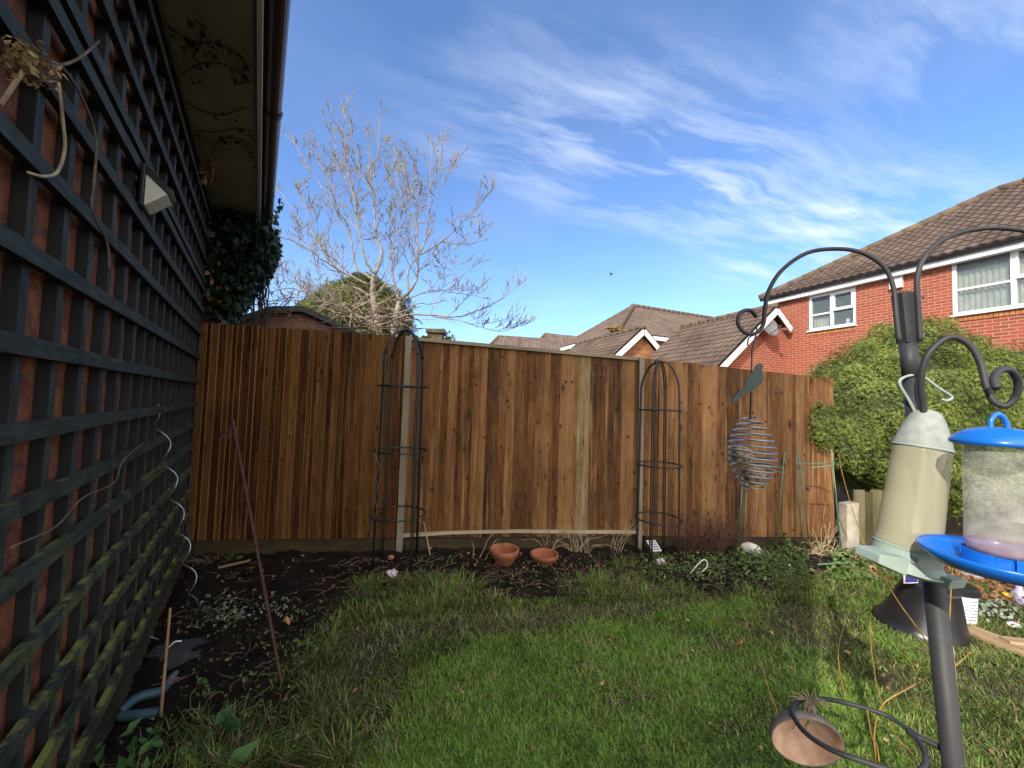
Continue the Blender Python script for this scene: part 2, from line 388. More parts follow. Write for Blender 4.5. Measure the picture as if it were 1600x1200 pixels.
M_RIDGE = M_plain('ridge_tile', (.10, .070, .052), .9, .4, 3, .4, c2=(.15, .105, .055))
M_WHITE = M_plain('white_upvc', (.80, .80, .80), .35, .04, 6, 0)
M_FASCIA = M_plain('white_fascia', (.72, .71, .68), .5, .12, 5, .05)
M_SOFFIT = M_plain('soffit_board', (.36, .345, .28), .7, .35, 3, .1)
M_GUT = M_plain('brown_gutter', (.030, .020, .022), .32, .3, 6, .03)
M_GUTB = M_plain('black_gutter', (.015, .014, .014), .4, .2, 6, .03)
M_BLACK = M_plain('black_metal', (.040, .040, .043), .55, .18, 25, .06, spec=.4, dist=.0006)
M_OBEL = M_plain('obelisk_black', (.014, .015, .017), .5, .3, 40, .1); M_OBELG = M_plain('obelisk_green', (.007, .019, .018), .45, .3, 40, .1)
M_GREENM = M_plain('dark_green_metal', (.010, .050, .038), .4, .3, 40, .15)
M_GALV = M_plain('galvanised_wire', (.45, .46, .46), .3, .3, 60, .1, metal=.8)
M_RUST = M_plain('rusty_iron', (.095, .038, .028), .85, .5, 90, .6)
M_SOILCLOD = M_plain('soil_clod', (.022, .014, .009), .95, .5, 30, .6)
M_TERRA = M_plain('terracotta', (.40, .135, .048), .85, .3, 9, .3, c2=(.22, .085, .040))
M_STONE = M_plain('slate_stone', (.060, .055, .052), .85, .4, 10, .6)
M_PINKST = M_plain('orange_stone', (.62, .28, .14), .85, .3, 30, .4)
M_CONC = M_plain('concrete_post', (.42, .38, .30), .9, .45, 7, .6, dist=.01)
M_GWIRE = M_plain('green_coated_wire', (.10, .24, .15), .45, .3, 30, .1)
M_STRAW = M_plain('dry_straw', (.46, .36, .20), .9, .5, 25, .2)
M_REDSTEM = M_plain('red_brown_twig', (.15, .070, .055), .9, .5, 25, .2)
M_YSTEM = M_plain('yellow_willow_stem', (.40, .27, .05), .6, .5, 25, .2, c2=(.26, .15, .04))
M_VINE = M_plain('vine_stem', (.19, .13, .085), .9, .5, 25, .3)
M_DVINE = M_plain('ivy_stem', (.05, .035, .02), .9, .5, 25, .3)
M_BARK = M_plain('pale_bark', (.36, .31, .25), .9, .4, 12, .5, c2=(.21, .17, .13))
M_BUD = M_plain('buds', (.30, .27, .15), .8, .4, 20, .1, c2=(.20, .16, .09))
M_IVY = M_leaf('ivy_leaf', (.006, .018, .008), (.040, .085, .038), .38, .1)
M_HEDGE = M_leaf('hedge_sprig', (.070, .105, .020), (.25, .30, .065), .65, .25)
M_CONIF = M_leaf('conifer_sprig', (.035, .07, .016), (.26, .27, .06), .7, .2)
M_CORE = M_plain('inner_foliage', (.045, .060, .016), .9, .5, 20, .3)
M_GRASS = M_leaf('grass_blade', (.058, .092, .018), (.25, .42, .060), .5, .35)
M_DGRASS = M_leaf('straw_grass', (.17, .155, .055), (.42, .38, .18), .6, .3)
M_WEED = M_leaf('weed_leaf', (.060, .095, .022), (.17, .26, .07), .5, .3)
M_SAGE = M_leaf('grey_green_leaf', (.11, .15, .10), (.30, .36, .27), .7, .2)
M_BIGLEAF = M_leaf('broad_leaf', (.035, .10, .025), (.13, .27, .09), .42, .3)
M_LITTER = M_leaf('dead_leaf', (.13, .060, .025), (.42, .24, .11), .8, .1)
M_BLUE = M_plain('blue_plastic', (.010, .165, .62), .28, .2, 6, .02, c2=(.008, .11, .50))
M_SOLARW = M_plain('led_lens', (.62, .62, .52), .3, .08, 8, 0)
M_PALEG = M_plain('pale_green_plastic', (.34, .43, .38), .45, .15, 10, .06, c2=(.28, .35, .30))
M_DOME = M_plain('weathered_dome', (.33, .36, .32), .7, .25, 60, .3, c2=(.25, .28, .25), dist=.002)
M_WLABEL = M_plain('white_label', (.75, .77, .78), .5, .06, 10, 0)
M_GREYTXT = M_plain('grey_print', (.22, .24, .27), .5, .1, 10, 0)
M_NAVY = M_plain('navy_print', (.03, .035, .18), .5, .1, 10, 0)
M_REDP = M_plain('red_print', (.45, .05, .06), .5, .1, 10, 0)
M_TEAL = M_plain('teal_handle', (.035, .085, .105), .5, .25, 14, .1)
M_SHED = M_plain('shed_cladding', (.235, .115, .080), .8, .2, 5, .1)
M_FELT = M_plain('roof_felt', (.060, .064, .075), .8, .3, 12, .2)
M_DISH = M_plain('dish_grey', (.17, .17, .18), .6, .2, 8, 0)
M_DKPLAST = M_plain('black_plastic', (.018, .018, .020), .28, .3, 12, .08)
M_COCO = M_plain('coconut_inside', (.46, .27, .17), .85, .35, 35, .5, c2=(.60, .42, .30))
M_COCOUT = M_plain('coconut_shell', (.30, .25, .20), .9, .45, 25, .5)
M_PINK = M_plain('pink_wrapper', (.65, .38, .50), .4, .3, 30, .2, c2=(.75, .72, .78))
M_YEL = M_plain('yellow_plastic', (.75, .45, .02), .4, .1, 10, 0)
M_LAV = M_plain('lavender_plastic', (.42, .36, .52), .4, .2, 10, 0)
M_CURT = M_plain('curtain', (.50, .52, .42), .9, .25, 6, .1)
M_ROOM = M_plain('room_dark', (.10, .11, .11), .9, .3, 2, 0)
M_SEED = M_plain('fat_ball', (.55, .44, .30), .95, .6, 190, .8, c2=(.10, .07, .045), dist=.004)
def m_glass(name, col, alpha, rough=.05, haze=None):
    b = NB(name); b.col(col); b.rough(rough)
    t = b.n('ShaderNodeBsdfTransparent'); mx = b.n('ShaderNodeMixShader'); 
    b.l(t.outputs[0], mx.inputs[1]); b.l(b.p.outputs[0], mx.inputs[2]); b.l(mx.outputs[0], b.o.inputs[0])
    if haze:
        f = b.noise(b.coord('Object'), haze, 6, .7); b.l(b.ramp(f, [(.35, (alpha*.55,)*3), (.72, (min(1, alpha*1.7),)*3)]), mx.inputs[0])
    else: mx.inputs[0].default_value = alpha
    return b.m
G_WIN = m_glass('window_glass', (.22, .27, .28), .42, .04)
G_JAR = m_glass('jar_plastic', (.62, .62, .56), .26, .12, haze=28)
G_BOT = m_glass('bottle_plastic', (.44, .42, .29), .66, .05)
G_PURP = m_glass('jar_residue', (.25, .12, .18), .62, .25)

# ------------------------------------------------------------------ ground
def m_ground():
    b = NB('garden_ground'); o = b.coord('Object'); n = b.noise(o, 1.6, 6); n2 = b.noise(o, 40, 6, .7)
    c = b.ramp(n, [(.38, (.080, .062, .040)), (.6, (.066, .062, .026))])
    c = b.mix(.7, c, b.ramp(n2, [(.3, (.4, .4, .4)), (.7, (1.0, 1.0, 1.0))]), 'MULTIPLY')
    b.col(c); b.rough(.95); b.bump(n2, .8, .02); return b.m
def m_soil():
    b = NB('bed_soil'); o = b.coord('Object'); n = b.noise(o, 5, 6); n2 = b.noise(o, 60, 6, .75)
    c = b.ramp(n, [(.35, (.016, .012, .009)), (.65, (.042, .030, .020))])
    c = b.mix(.8, c, b.ramp(n2, [(.35, (.35, .35, .35)), (.7, (1, 1, 1))]), 'MULTIPLY')
    b.col(c); b.rough(.95); b.p.inputs['Specular IOR Level'].default_value = .15; b.bump(n2, 1.0, .02); return b.m
from mathutils import noise as mn
g = MB(); Sg = 400
xs = [-Sg, -60, -12]+[-8+i*.5 for i in range(41)]+[20, 60, Sg]; ys = [-Sg, -40, -8]+[-4+i*.5 for i in range(41)]+[24, 60, Sg]
V = [(x, y, (mn.noise(Vector((x, y, 0))*.5)*.02 if abs(x) < 12 and -4 < y < 16 else 0)) for y in ys for x in xs]
nx = len(xs); Fg = [(j*nx+i, j*nx+i+1, (j+1)*nx+i+1, (j+1)*nx+i) for j in range(len(ys)-1) for i in range(nx-1)]
g.add(V, Fg); struct(g.build('ground', m_ground(), smooth=True))
BED = [(296, 868), (260, 950), (215, 1050), (150, 1195), (40, 1330), (400, 1330), (440, 1180), (480, 1060), (500, 1000), (590, 958), (700, 946), (850, 940), (1000, 930), (1120, 930), (1215, 922), (1290, 905), (1340, 880), (1310, 852), (1000, 850), (620, 854)]
bedw = [G(*p) for p in BED]; BEDW = [(p.x, p.y) for p in bedw]
def bed_mesh():
    st = .03; x0, x1 = min(p[0] for p in BEDW), max(p[0] for p in BEDW); y0, y1 = min(p[1] for p in BEDW), max(p[1] for p in BEDW)
    X = np.arange(x0-.1, x1+.1, st); Y = np.arange(y0-.1, y1+.1, st); XX, YY = np.meshgrid(X, Y)
    ins = inpoly(XX, YY, BEDW).astype(float)
    k = ins.copy()
    for _ in range(3):
        k = (k+np.roll(k, 1, 0)+np.roll(k, -1, 0)+np.roll(k, 1, 1)+np.roll(k, -1, 1))/5
    Z = np.zeros_like(XX)
    for j in range(XX.shape[0]):
        for i in range(XX.shape[1]):
            if k[j, i] > .01:
                v = Vector((XX[j, i], YY[j, i], 0)); Z[j, i] = .02+.05*abs(mn.noise(v*3))+.035*abs(mn.noise(v*11))+.02*mn.noise(v*27)
    Z = Z*k-.03*(1-k)
    n = len(X); idx = np.arange(XX.size).reshape(XX.shape)
    m = (k[:-1, :-1] > .02)
    a = idx[:-1, :-1][m]; b_ = idx[:-1, 1:][m]; c = idx[1:, 1:][m]; d = idx[1:, :-1][m]
    o = npmesh('garden_bed', np.stack([XX.ravel(), YY.ravel(), Z.ravel()], 1), np.stack([a, b_, c, d], 1), m_soil(), smooth=True)
    return struct(o)
bed_mesh()

# ------------------------------------------------------------------ own house on the left
A = G(162, 1160); B = G(290, 872); U = (B-A).normalized(); NO = Vector((-U.y*-1, -U.x, 0)); NO = Vector((U.y, -U.x, 0))
def WP(s, z, o=0.0): p = A+U*s+NO*o; return Vector((p.x, p.y, z))
def w_off(p): return (Vector((p.x, p.y, 0))-A).dot(NO)
def w_s(p): return (Vector((p.x, p.y, 0))-A).dot(U)
ZS = 3.10
off_f = w_off(G(401, 0, ZS)); off_g = w_off(G(456, 0, ZS)); s_end = w_s(G(413, 438, ZS)); S0 = -2.0
house = thing('brick_house', 'brick house wall with brown gutter and pale soffit filling the left edge', 'house')
def wallquad(mb, p0, p1, z0, z1, u0=0):
    ln = (Vector(p1)-Vector(p0)).length
    mb.add([(p0[0], p0[1], z0), (p1[0], p1[1], z0), (p1[0], p1[1], z1), (p0[0], p0[1], z1)], [(0, 1, 2, 3)], [[(u0, z0), (u0+ln, z0), (u0+ln, z1), (u0, z1)]])
mb = MB(); BO = -.047
wallquad(mb, WP(S0, 0, BO).to_2d(), WP(s_end, 0, BO).to_2d(), 0, ZS+.05)
wallquad(mb, WP(s_end, 0, BO).to_2d(), WP(s_end, 0, BO-6).to_2d(), 0, ZS+.05)
wallquad(mb, WP(s_end, 0, BO-6).to_2d(), WP(S0, 0, BO-6).to_2d(), 0, ZS+.05)
wallquad(mb, WP(S0, 0, BO-6).to_2d(), WP(S0, 0, BO).to_2d(), 0, ZS+.05)
mb.build('wall', M_HBRICK, house)
mb = MB(); mb.bar(WP(S0-.1, ZS+.012, off_f/2-.03), WP(s_end+.1, ZS+.012, off_f/2-.03), off_f+.03, .012); mb.build('soffit', M_SOFFIT, house)
mb = MB(); mb.bar(WP(S0-.1, ZS+.09, off_f+.012), WP(s_end+.12, ZS+.09, off_f+.012), .022, .20); mb.build('fascia', M_FASCIA, house)
def tile_grid(mb, poly, course=.27, tile=.20, amp=.020, lift=.020, sub=4, tseed=0):
    """pantiled roof face; poly[0]->poly[1] is the eave; courses are real steps, clipped to the outline"""
    P = [Vector(p) for p in poly]; u = (P[1]-P[0]).normalized(); n = u.cross(P[-1]-P[0]).normalized()
    if n.z < 0: n = -n
    v = n.cross(u)
    if v.z < 0: v = -v
    us = [(p-P[0]).dot(u) for p in P]; vs = [(p-P[0]).dot(v) for p in P]
    u0, u1, v1 = min(us), max(us), max(vs); bm = bmesh.new(); nc = int((u1-u0)/tile)+2; nr = int(v1/course)+1
    lay = bm.faces.layers.float.new('t'); rr = random.Random(tseed)
    for r_ in range(nr+1):
        va, vb = r_*course, (r_+1)*course+.01
        prev = None
        for c in range(nc*sub+1):
            uu = u0+c*tile/sub; ph = (c % sub)/sub
            h = amp*math.cos(2*math.pi*ph) if sub > 1 else 0
            a = bm.verts.new(P[0]+u*uu+v*va+n*(h+lift+.012)); b_ = bm.verts.new(P[0]+u*uu+v*vb+n*(h+.006)); d = bm.verts.new(P[0]+u*uu+v*va+n*(h-.004))
            if c % sub == 1 or c == 0: tv = rr.random()
            if prev:
                f = bm.faces.new((prev[0], a, b_, prev[1])); f[lay] = tv
                f = bm.faces.new((prev[2], d, a, prev[0])); f[lay] = tv*.6
            prev = (a, b_, d)
    m = len(P); cen = sum(P, Vector())/m
    for i in range(m):
        e = P[(i+1) % m]-P[i]; pn = e.cross(n).normalized()
        if (cen-P[i]).dot(pn) > 0: pn = -pn
        if i == 0: continue
        bmesh.ops.bisect_plane(bm, geom=bm.verts[:]+bm.edges[:]+bm.faces[:], plane_co=P[i], plane_no=pn, clear_outer=True)
    bm.verts.index_update()
    b0 = len(mb.v); mb.v += [tuple(x.co) for x in bm.verts]
    for f in bm.faces:
        mb.f.append([b0+x.index for x in f.verts]); mb.mi.append(mb.mat); mb.tint.append(f[lay]); mb.uv += [(0, 0)]*len(f.verts)
    bm.free()
    # the boarding below
    mb.t = .3
    q = [p-n*.03 for p in P]+[p-n*.09 for p in P]
    mb.add(q, [tuple(range(m)), tuple(range(2*m-1, m-1, -1))]+[(i, (i+1) % m, m+(i+1) % m, m+i) for i in range(m)])
def ridge(mb, a, b, r=.11):
    a, b = Vector(a), Vector(b); n = max(1, int((b-a).length/.42)); d = (b-a)/n
    for i in range(n): mb.tube([a+d*i, a+d*(i+1)*1.0+d*.0], [r*1.07, r*.97], 8)
mb = MB(); rz = ZS+.14; rg = (3.2, 2.15)
tile_grid(mb, [WP(S0-.1, rz, off_f+.07), WP(s_end+.15, rz, off_f+.07), WP(s_end+.15, rz+rg[1], off_f+.07-rg[0]), WP(S0-.1, rz+rg[1], off_f+.07-rg[0])], tseed=3)
tile_grid(mb, [WP(s_end+.15, rz, off_f+.07-2*rg[0]), WP(S0-.1, rz, off_f+.07-2*rg[0]), WP(S0-.1, rz+rg[1], off_f+.07-rg[0]), WP(s_end+.15, rz+rg[1], off_f+.07-rg[0])], tseed=4)
mb.build('roof', M_TILE, house)
# added upper storey, out of view over the wing, shaped to shade the garden
Cn = Vector((-1.1, -1.6, 0)); sC = w_s(Cn); oC = w_off(Cn); sD = .6; oD = oC-6.0; bz = 6.1
mb = MB()
fc4 = [WP(sD, 0, oC).to_2d(), WP(sC, 0, oC).to_2d(), WP(sC, 0, oD).to_2d(), WP(sD, 0, oD).to_2d()]
for k in range(4): wallquad(mb, fc4[k], fc4[(k+1) % 4], 0 if k in (1, 2) else 3.3, bz)
for s_ in (sC, sD): mb.add([WP(s_, bz, oC), WP(s_, bz, oD), WP(s_, bz+2.1, (oC+oD)/2)], [(0, 1, 2)], [[(0, bz), (6, bz), (3, bz+2.1)]])
mb.build('wall', M_HBRICK, house)
mb = MB(); om = (oC+oD)/2
tile_grid(mb, [WP(sC-.12, bz-.1, oC+.3), WP(sD+.15, bz-.1, oC+.3), WP(sD+.15, bz+2.18, om), WP(sC-.12, bz+2.18, om)], tseed=5)
tile_grid(mb, [WP(sD+.15, bz-.1, oD-.3), WP(sC-.12, bz-.1, oD-.3), WP(sC-.12, bz+2.18, om), WP(sD+.15, bz+2.18, om)], tseed=6)
mb.build('roof', M_TILE, house)
# gutter: half round trough, outer lip at off_g
mb = MB(); gr = (off_g-off_f-.03)/2; gc = off_f+.028+gr; n = 10; pr = []
for k in range(n+1):
    a = math.pi+math.pi*k/n; pr.append((gc+gr*math.cos(a), ZS+.10+gr*math.sin(a)))
for k in range(n, -1, -1):
    a = math.pi+math.pi*k/n; pr.append((gc+(gr-.006)*math.cos(a), ZS+.10+(gr-.006)*math.sin(a)))
sl = [S0-.1, s_end+.12]; V = [WP(s, z, o) for s in sl for (o, z) in pr]; m = len(pr)
mb.add(V, [(i, (i+1) % m, m+(i+1) % m, m+i) for i in range(m)]+[tuple(range(m)), tuple(range(2*m-1, m-1, -1))])
gut = mb.build('gutter', M_GUT, house, smooth=False)
for s in (w_s(G(436, 200, ZS)), w_s(G(436, 200, ZS))+1.85):
    mb = MB(); pts = [WP(s, ZS+.10+(gr+.008)*math.sin(math.pi+math.pi*k/n), gc+(gr+.008)*math.cos(math.pi+math.pi*k/n)) for k in range(n+1)]
    V = []
    for p in pts: V += [p-U*.02, p+U*.02]
    mb.add(V, [(2*i, 2*i+1, 2*i+3, 2*i+2) for i in range(n)]); b_ = mb.build('gutter_bracket', M_GUTB, gut)
    so_ = b_.modifiers.new('s', 'SOLIDIFY'); so_.thickness = .006

# ------------------------------------------------------------------ trellis
zb_low = [.15, .345, .54, .745, .943, 1.117, 1.295, 1.49, 1.70, 1.91, 2.115, 2.295]
zb_up = [2.368, 2.56, 2.75, 2.945, 3.06]
svert = [-.862+.187*k for k in range(-6, 17)]
cols = [(-1.95, -.30), (-.29, 1.50), (1.51, 2.18)]
lbl = {(0, 0): 'dark green square trellis panel nearest the camera, low on the house wall', (1, 0): 'mossy dark green trellis panel low on the wall, middle of three', (2, 0): 'short dark green trellis panel low on the wall beside the fence',
       (0, 1): 'upper dark green trellis panel nearest the camera, under the soffit', (1, 1): 'upper dark green trellis panel under the soffit, beside the solar light', (2, 1): 'short upper trellis panel next to the hanging ivy'}
for ci, (sa, sb) in enumerate(cols):
    for ri, zs in enumerate((zb_low, zb_up)):
        t = thing('trellis_panel', lbl[(ci, ri)], 'trellis', 'square trellis panels on the house wall')
        mb = MB()
        for s in svert:
            if sa+.02 < s < sb-.02 or abs(s-sa) < .02:
                z1 = zs[-1]+.02; z0 = zs[0]-.03
                mb.t = random.random(); wv = .034+.006*random.random(); ds = random.uniform(-.004, .004)
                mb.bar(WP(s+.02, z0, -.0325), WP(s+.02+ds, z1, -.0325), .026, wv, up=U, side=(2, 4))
        mb.build('vertical_battens', [M_TREL, M_SIDESHADE], t)
        mb = MB()
        for z in zs:
            dz = random.uniform(-.004, .004)
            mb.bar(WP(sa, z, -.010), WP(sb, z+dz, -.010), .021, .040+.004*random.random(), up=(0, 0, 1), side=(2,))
        mb.build('horizontal_battens', [M_TREL, M_SIDESHADE], t); settle(t, WP((sa+sb)/2, zs[0], -.02))

# ------------------------------------------------------------------ fence
FB = [G(305, 868), G(625, 862), G(1000, 858), G(1300, 860)]
FT = [D(318, 505, FB[0].y).z, D(640, 527, FB[1].y).z, D(1005, 560, FB[2].y).z, D(1300, 592, FB[3].y).z]
def fence_panel(p0, p1, z0, z1, t0, t1, nb, mat, label, cap=False, strip=None, pale=None, wfac=None, dark=0):
    t = thing('garden_fence', label, 'fence', 'close board fence panels')
    d = (p1-p0); ln = d.length; d.normalize(); nrm = Vector((d.y, -d.x, 0)); w0 = ln/nb
    mb = MB(); mp_ = MB(); r = random.Random(nb)
    edges = [0]
    for i in range(nb): edges.append(edges[-1]+w0*r.uniform(.6, 1.45))
    k = ln/edges[-1]; edges = [e*k for e in edges]
    for i in range(nb):
        a, b_ = edges[i], min(edges[i+1]+.012, ln); tz = t0+(t1-t0)*a/ln+r.uniform(-.006, .006); tz2 = t0+(t1-t0)*b_/ln+r.uniform(-.004, .004)
        if cap: tz -= .027; tz2 -= .027
        da = .008+r.uniform(-.003, .004); db = .028+r.uniform(-.003, .006); lean = r.uniform(-.004, .004)
        q = []
        for z_, ll in ((None, 0), (1, lean)):
            for (s, dd) in ((a, 0), (b_, 0), (b_, db), (a, da)):
                z = z0 if z_ is None else (tz if s == a else tz2)
                x = p0+d*(s+ll)+nrm*(dd+.0); q.append((x.x, x.y, z))
        q = [q[0], q[3], q[2], q[1], q[4], q[7], q[6], q[5]]
        tgt = mp_ if (pale and abs((a+b_)/2/ln-pale) < .95/nb) else mb
        tgt.t = min(1, max(0, r.random()-dark)); tgt.hexa(q, (i*1.37, r.random()*7)); tgt.tint[-2] = 1.0; tgt.tint[-4] = .5+.9*r.random()  # side faces tinted paler, an edge highlight put into the colour
    if mp_.v:
        o = mp_.build('board', W_PALE, t, bevel=.001); o['label'] = 'pale new board in the dark fence'
    m2 = MB(); mid = nrm*-.025
    for zz_ in (z0+.25, (z0+t0)/2, t0-.25): m2.bar(p0+mid+Vector((0, 0, zz_)), p1+mid+Vector((0, 0, zz_+(t1-t0 if zz_ > 1.2 else 0))), .045, .075)
    m2.build('rails', W_SLEEP, t)
    if cap:
        m3 = MB(); o_ = nrm*.012; m3.bar(p0+o_+Vector((0, 0, t0-.016)), p1+o_+Vector((0, 0, t1-.016)), .075, .034); m3.build('capping_rail', W_RAIL, t, bevel=.002)
    if strip:
        m4 = MB(); pts = [p0.lerp(p1, k_)+nrm*.045+Vector((0, 0, zz2)) for k_, zz2 in strip]
        for q0, q1 in zip(pts[:-1], pts[1:]): m4.bar(q0, q1, .026, .026)
        m4.build('bottom_strip', W_STRIP, t)
    mb.mat = 1
    for zz_ in (z0+.25, (z0+t0)/2, t0-.22):
        for i in range(nb):
            if r.random() < .6:
                s = edges[i]+.03+r.uniform(-.005, .005); x = p0+d*s+nrm*.024; mb.box((x.x, x.y, zz_+r.uniform(-.02, .02)+(t1-t0)*s/ln*(zz_ > 1)), .0045, .006, .0045)
    mb.build('boards', [mat, M_GALV], t)
    settle(t, (p0.x, p0.y, z0))
gz = .135
fence_panel(FB[0]+Vector((-.06, -.01, 0)), FB[1], gz, gz, FT[0], FT[1], 31, W_FENCEL, 'left fence panel of fresh brown boards beside the trellis, no capping rail', dark=.12)
fence_panel(FB[1]+Vector((.004, .0, 0)), FB[2]-Vector((.004, 0, 0)), gz, gz, FT[1], FT[2], 36, W_FENCE, 'middle fence panel with grey capping rail, pale bottom strip and one pale board', cap=True, strip=[(0, .16), (.2, .185), (.45, .195), (.75, .185), (1, .18)], pale=.735)
fence_panel(FB[2]+Vector((.004, 0, 0)), FB[3], gz, gz, FT[2], FT[3], 32, W_FENCE, 'right fence panel of brown boards behind the green plant supports')
def post(px, Y, top, base, label, w_=.05, mat=W_RAIL):
    o = MB(); p = D(px[0], px[1], Y); p.z = 0; q = Vector((p.x, p.y-.0, top)); o.bar(p+Vector((0, 0, -.05)), q, w_, w_)
    ob = o.build('fence_post', mat, bevel=.002); tag(ob, label, 'post', 'fence posts'); return ob
post((631, 700), FB[1].y-.055, FT[1]+.0, 0, 'slim grey timber fence post behind the left obelisk')
post((1000, 700), FB[2].y-.055, FT[2]+.0, 0, 'slim grey timber fence post beside the right obelisk')
mb = MB(); p = G(1326, 868); random.seed(3)
V = []
for k, z in enumerate((0, .2, .4, .5)):
    for i, j in ((-.055, -.05), (.06, -.05), (.06, .05), (-.055, .05)): V.append((p.x+i+random.uniform(-.006, .006), p.y+j+random.uniform(-.006, .006), z+(.02 if (k == 3 and i > 0) else 0)))
fc = [(3, 2, 1, 0), (12, 13, 14, 15)]
for k in range(3):
    for i in range(4): fc.append((k*4+i, k*4+(i+1) % 4, k*4+4+(i+1) % 4, k*4+4+i))
mb.add(V, fc); tag(mb.build('concrete_post', M_CONC, bevel=.006), 'short cracked pale concrete post at the right end of the fence', 'post')
# timber gravel boards under the panels
for i, lab in enumerate(('dark rough timber sleeper under the left fence panel', 'dark timber gravel board under the pale strip of the middle panel', 'dark timber gravel board behind the brown bare shrub')):
    mb = MB(); p0, p1 = FB[i].copy(), FB[i+1].copy(); dd = (p1-p0).normalized(); nn = Vector((dd.y, -dd.x, 0))
    ns = 14; V = []
    for k in range(ns+1):
        c = p0.lerp(p1, .02+k/ns*.96)+nn*(.005+(.03 if i == 0 else 0)); 
        for a, z in ((-.03, -.05), (.035, -.05), (.035, gz-.012), (-.03, gz-.004)):
            q = c+nn*(a+.008*mn.noise(Vector((k*.7, a*9, z*9)))); V.append((q.x, q.y, z+.008*mn.noise(Vector((k*.9, 3+a*9, z)))))
    fc = [(3, 2, 1, 0), tuple(ns*4+j for j in range(4))]; uv = [[(0, 0)]*4]*2
    for k in range(ns):
        for j in range(4):
            fc.append((k*4+j, k*4+(j+1) % 4, k*4+4+(j+1) % 4, k*4+4+j)); x = k*.12
            uv.append([(j*.2, x), (j*.2+.13, x), (j*.2+.13, x+.12), (j*.2, x+.12)])
    mb.add(V, fc, uv); tag(mb.build('gravel_board', W_SLEEP), lab, 'gravel board', 'gravel boards')
# low fence further back, below the hedge
t = thing('back_fence', 'low greenish old fence seen under the hedge beside the concrete post', 'fence')
mb = MB(); p0, p1 = D(1336, 780, 4.05), D(1412, 770, 4.25); p0.z = p1.z = 0; r = random.Random(2); n = 6
W_OLD = M_wood('old_fence', (.05, .042, .02), (.10, .088, .04), (.16, .14, .075), knots=False)
for i in range(n):
    a = p0.lerp(p1, i/n); b_ = p0.lerp(p1, (i+.96)/n); mb.t = r.random(); mb.bar((a+b_)/2, (a+b_)/2+Vector((0, 0, .56+.03*r.random())), (b_-a).length, .02, up=(.16, -1, 0))
mb.build('boards', W_OLD, t); settle(t, p0)

# ------------------------------------------------------------------ foliage helpers
def leaves(cent, nrm, size, shape='leaf', spread=.6, tintf=None, seed=1):
    """cent (n,3), nrm (n,3) outward; returns V,F: one leaf per centre"""
    rg_ = np.random.default_rng(seed); n = len(cent)
    nn = nrm+rg_.normal(0, spread, (n, 3)); nn /= np.linalg.norm(nn, axis=1)[:, None]
    a = rg_.normal(0, 1, (n, 3)); a[:, 2] += (1.1 if shape == 'spray' else 0); a -= (a*nn).sum(1)[:, None]*nn; a /= np.linalg.norm(a, axis=1)[:, None]; b = np.cross(nn, a)
    if shape == 'leaf': P = [(0, 0, 0), (.35, .28, .06), (1, 0, -.06), (.35, -.28, .06)]; Fc = [[0, 1, 2, 3]]
    elif shape == 'ivy': P = [(0, 0, 0), (-.1, .42, .05), (.3, .25, .0), (.35, .6, .05), (.55, .22, 0), (1, 0, -.1), (.55, -.22, 0), (.35, -.6, .05), (.3, -.25, 0), (-.1, -.42, .05)]; Fc = None
    elif shape == 'spray': P = [(0, 0, 0), (.5, .09, .05), (1, .0, 0), (.5, -.09, .05), (.35, .06, 0), (.75, .42, .1), (.45, .0, 0), (.35, -.06, 0), (.75, -.42, .1), (.45, 0, 0)]; Fc = None
    P = np.array(P)
    s = size[:, None, None] if hasattr(size, '__len__') else size
    V = cent[:, None, :]+s*(P[None, :, 0, None]*a[:, None, :]+P[None, :, 1, None]*b[:, None, :]+P[None, :, 2, None]*nn[:, None, :])
    k = len(P)
    if shape == 'leaf': Ft = np.array([[0, 1, 2], [0, 2, 3]])
    elif shape == 'ivy': Ft = np.array([[0, 1, 2], [2, 3, 4], [0, 2, 4], [0, 4, 5], [0, 5, 6], [0, 6, 8], [6, 7, 8], [0, 8, 9]])
    else: Ft = np.array([[0, 1, 2], [0, 2, 3], [4, 5, 6], [7, 9, 8]])
    Fa = (np.arange(n)[:, None, None]*k+Ft[None]).reshape(-1, 3)
    return V.reshape(-1, 3), Fa, len(Ft)
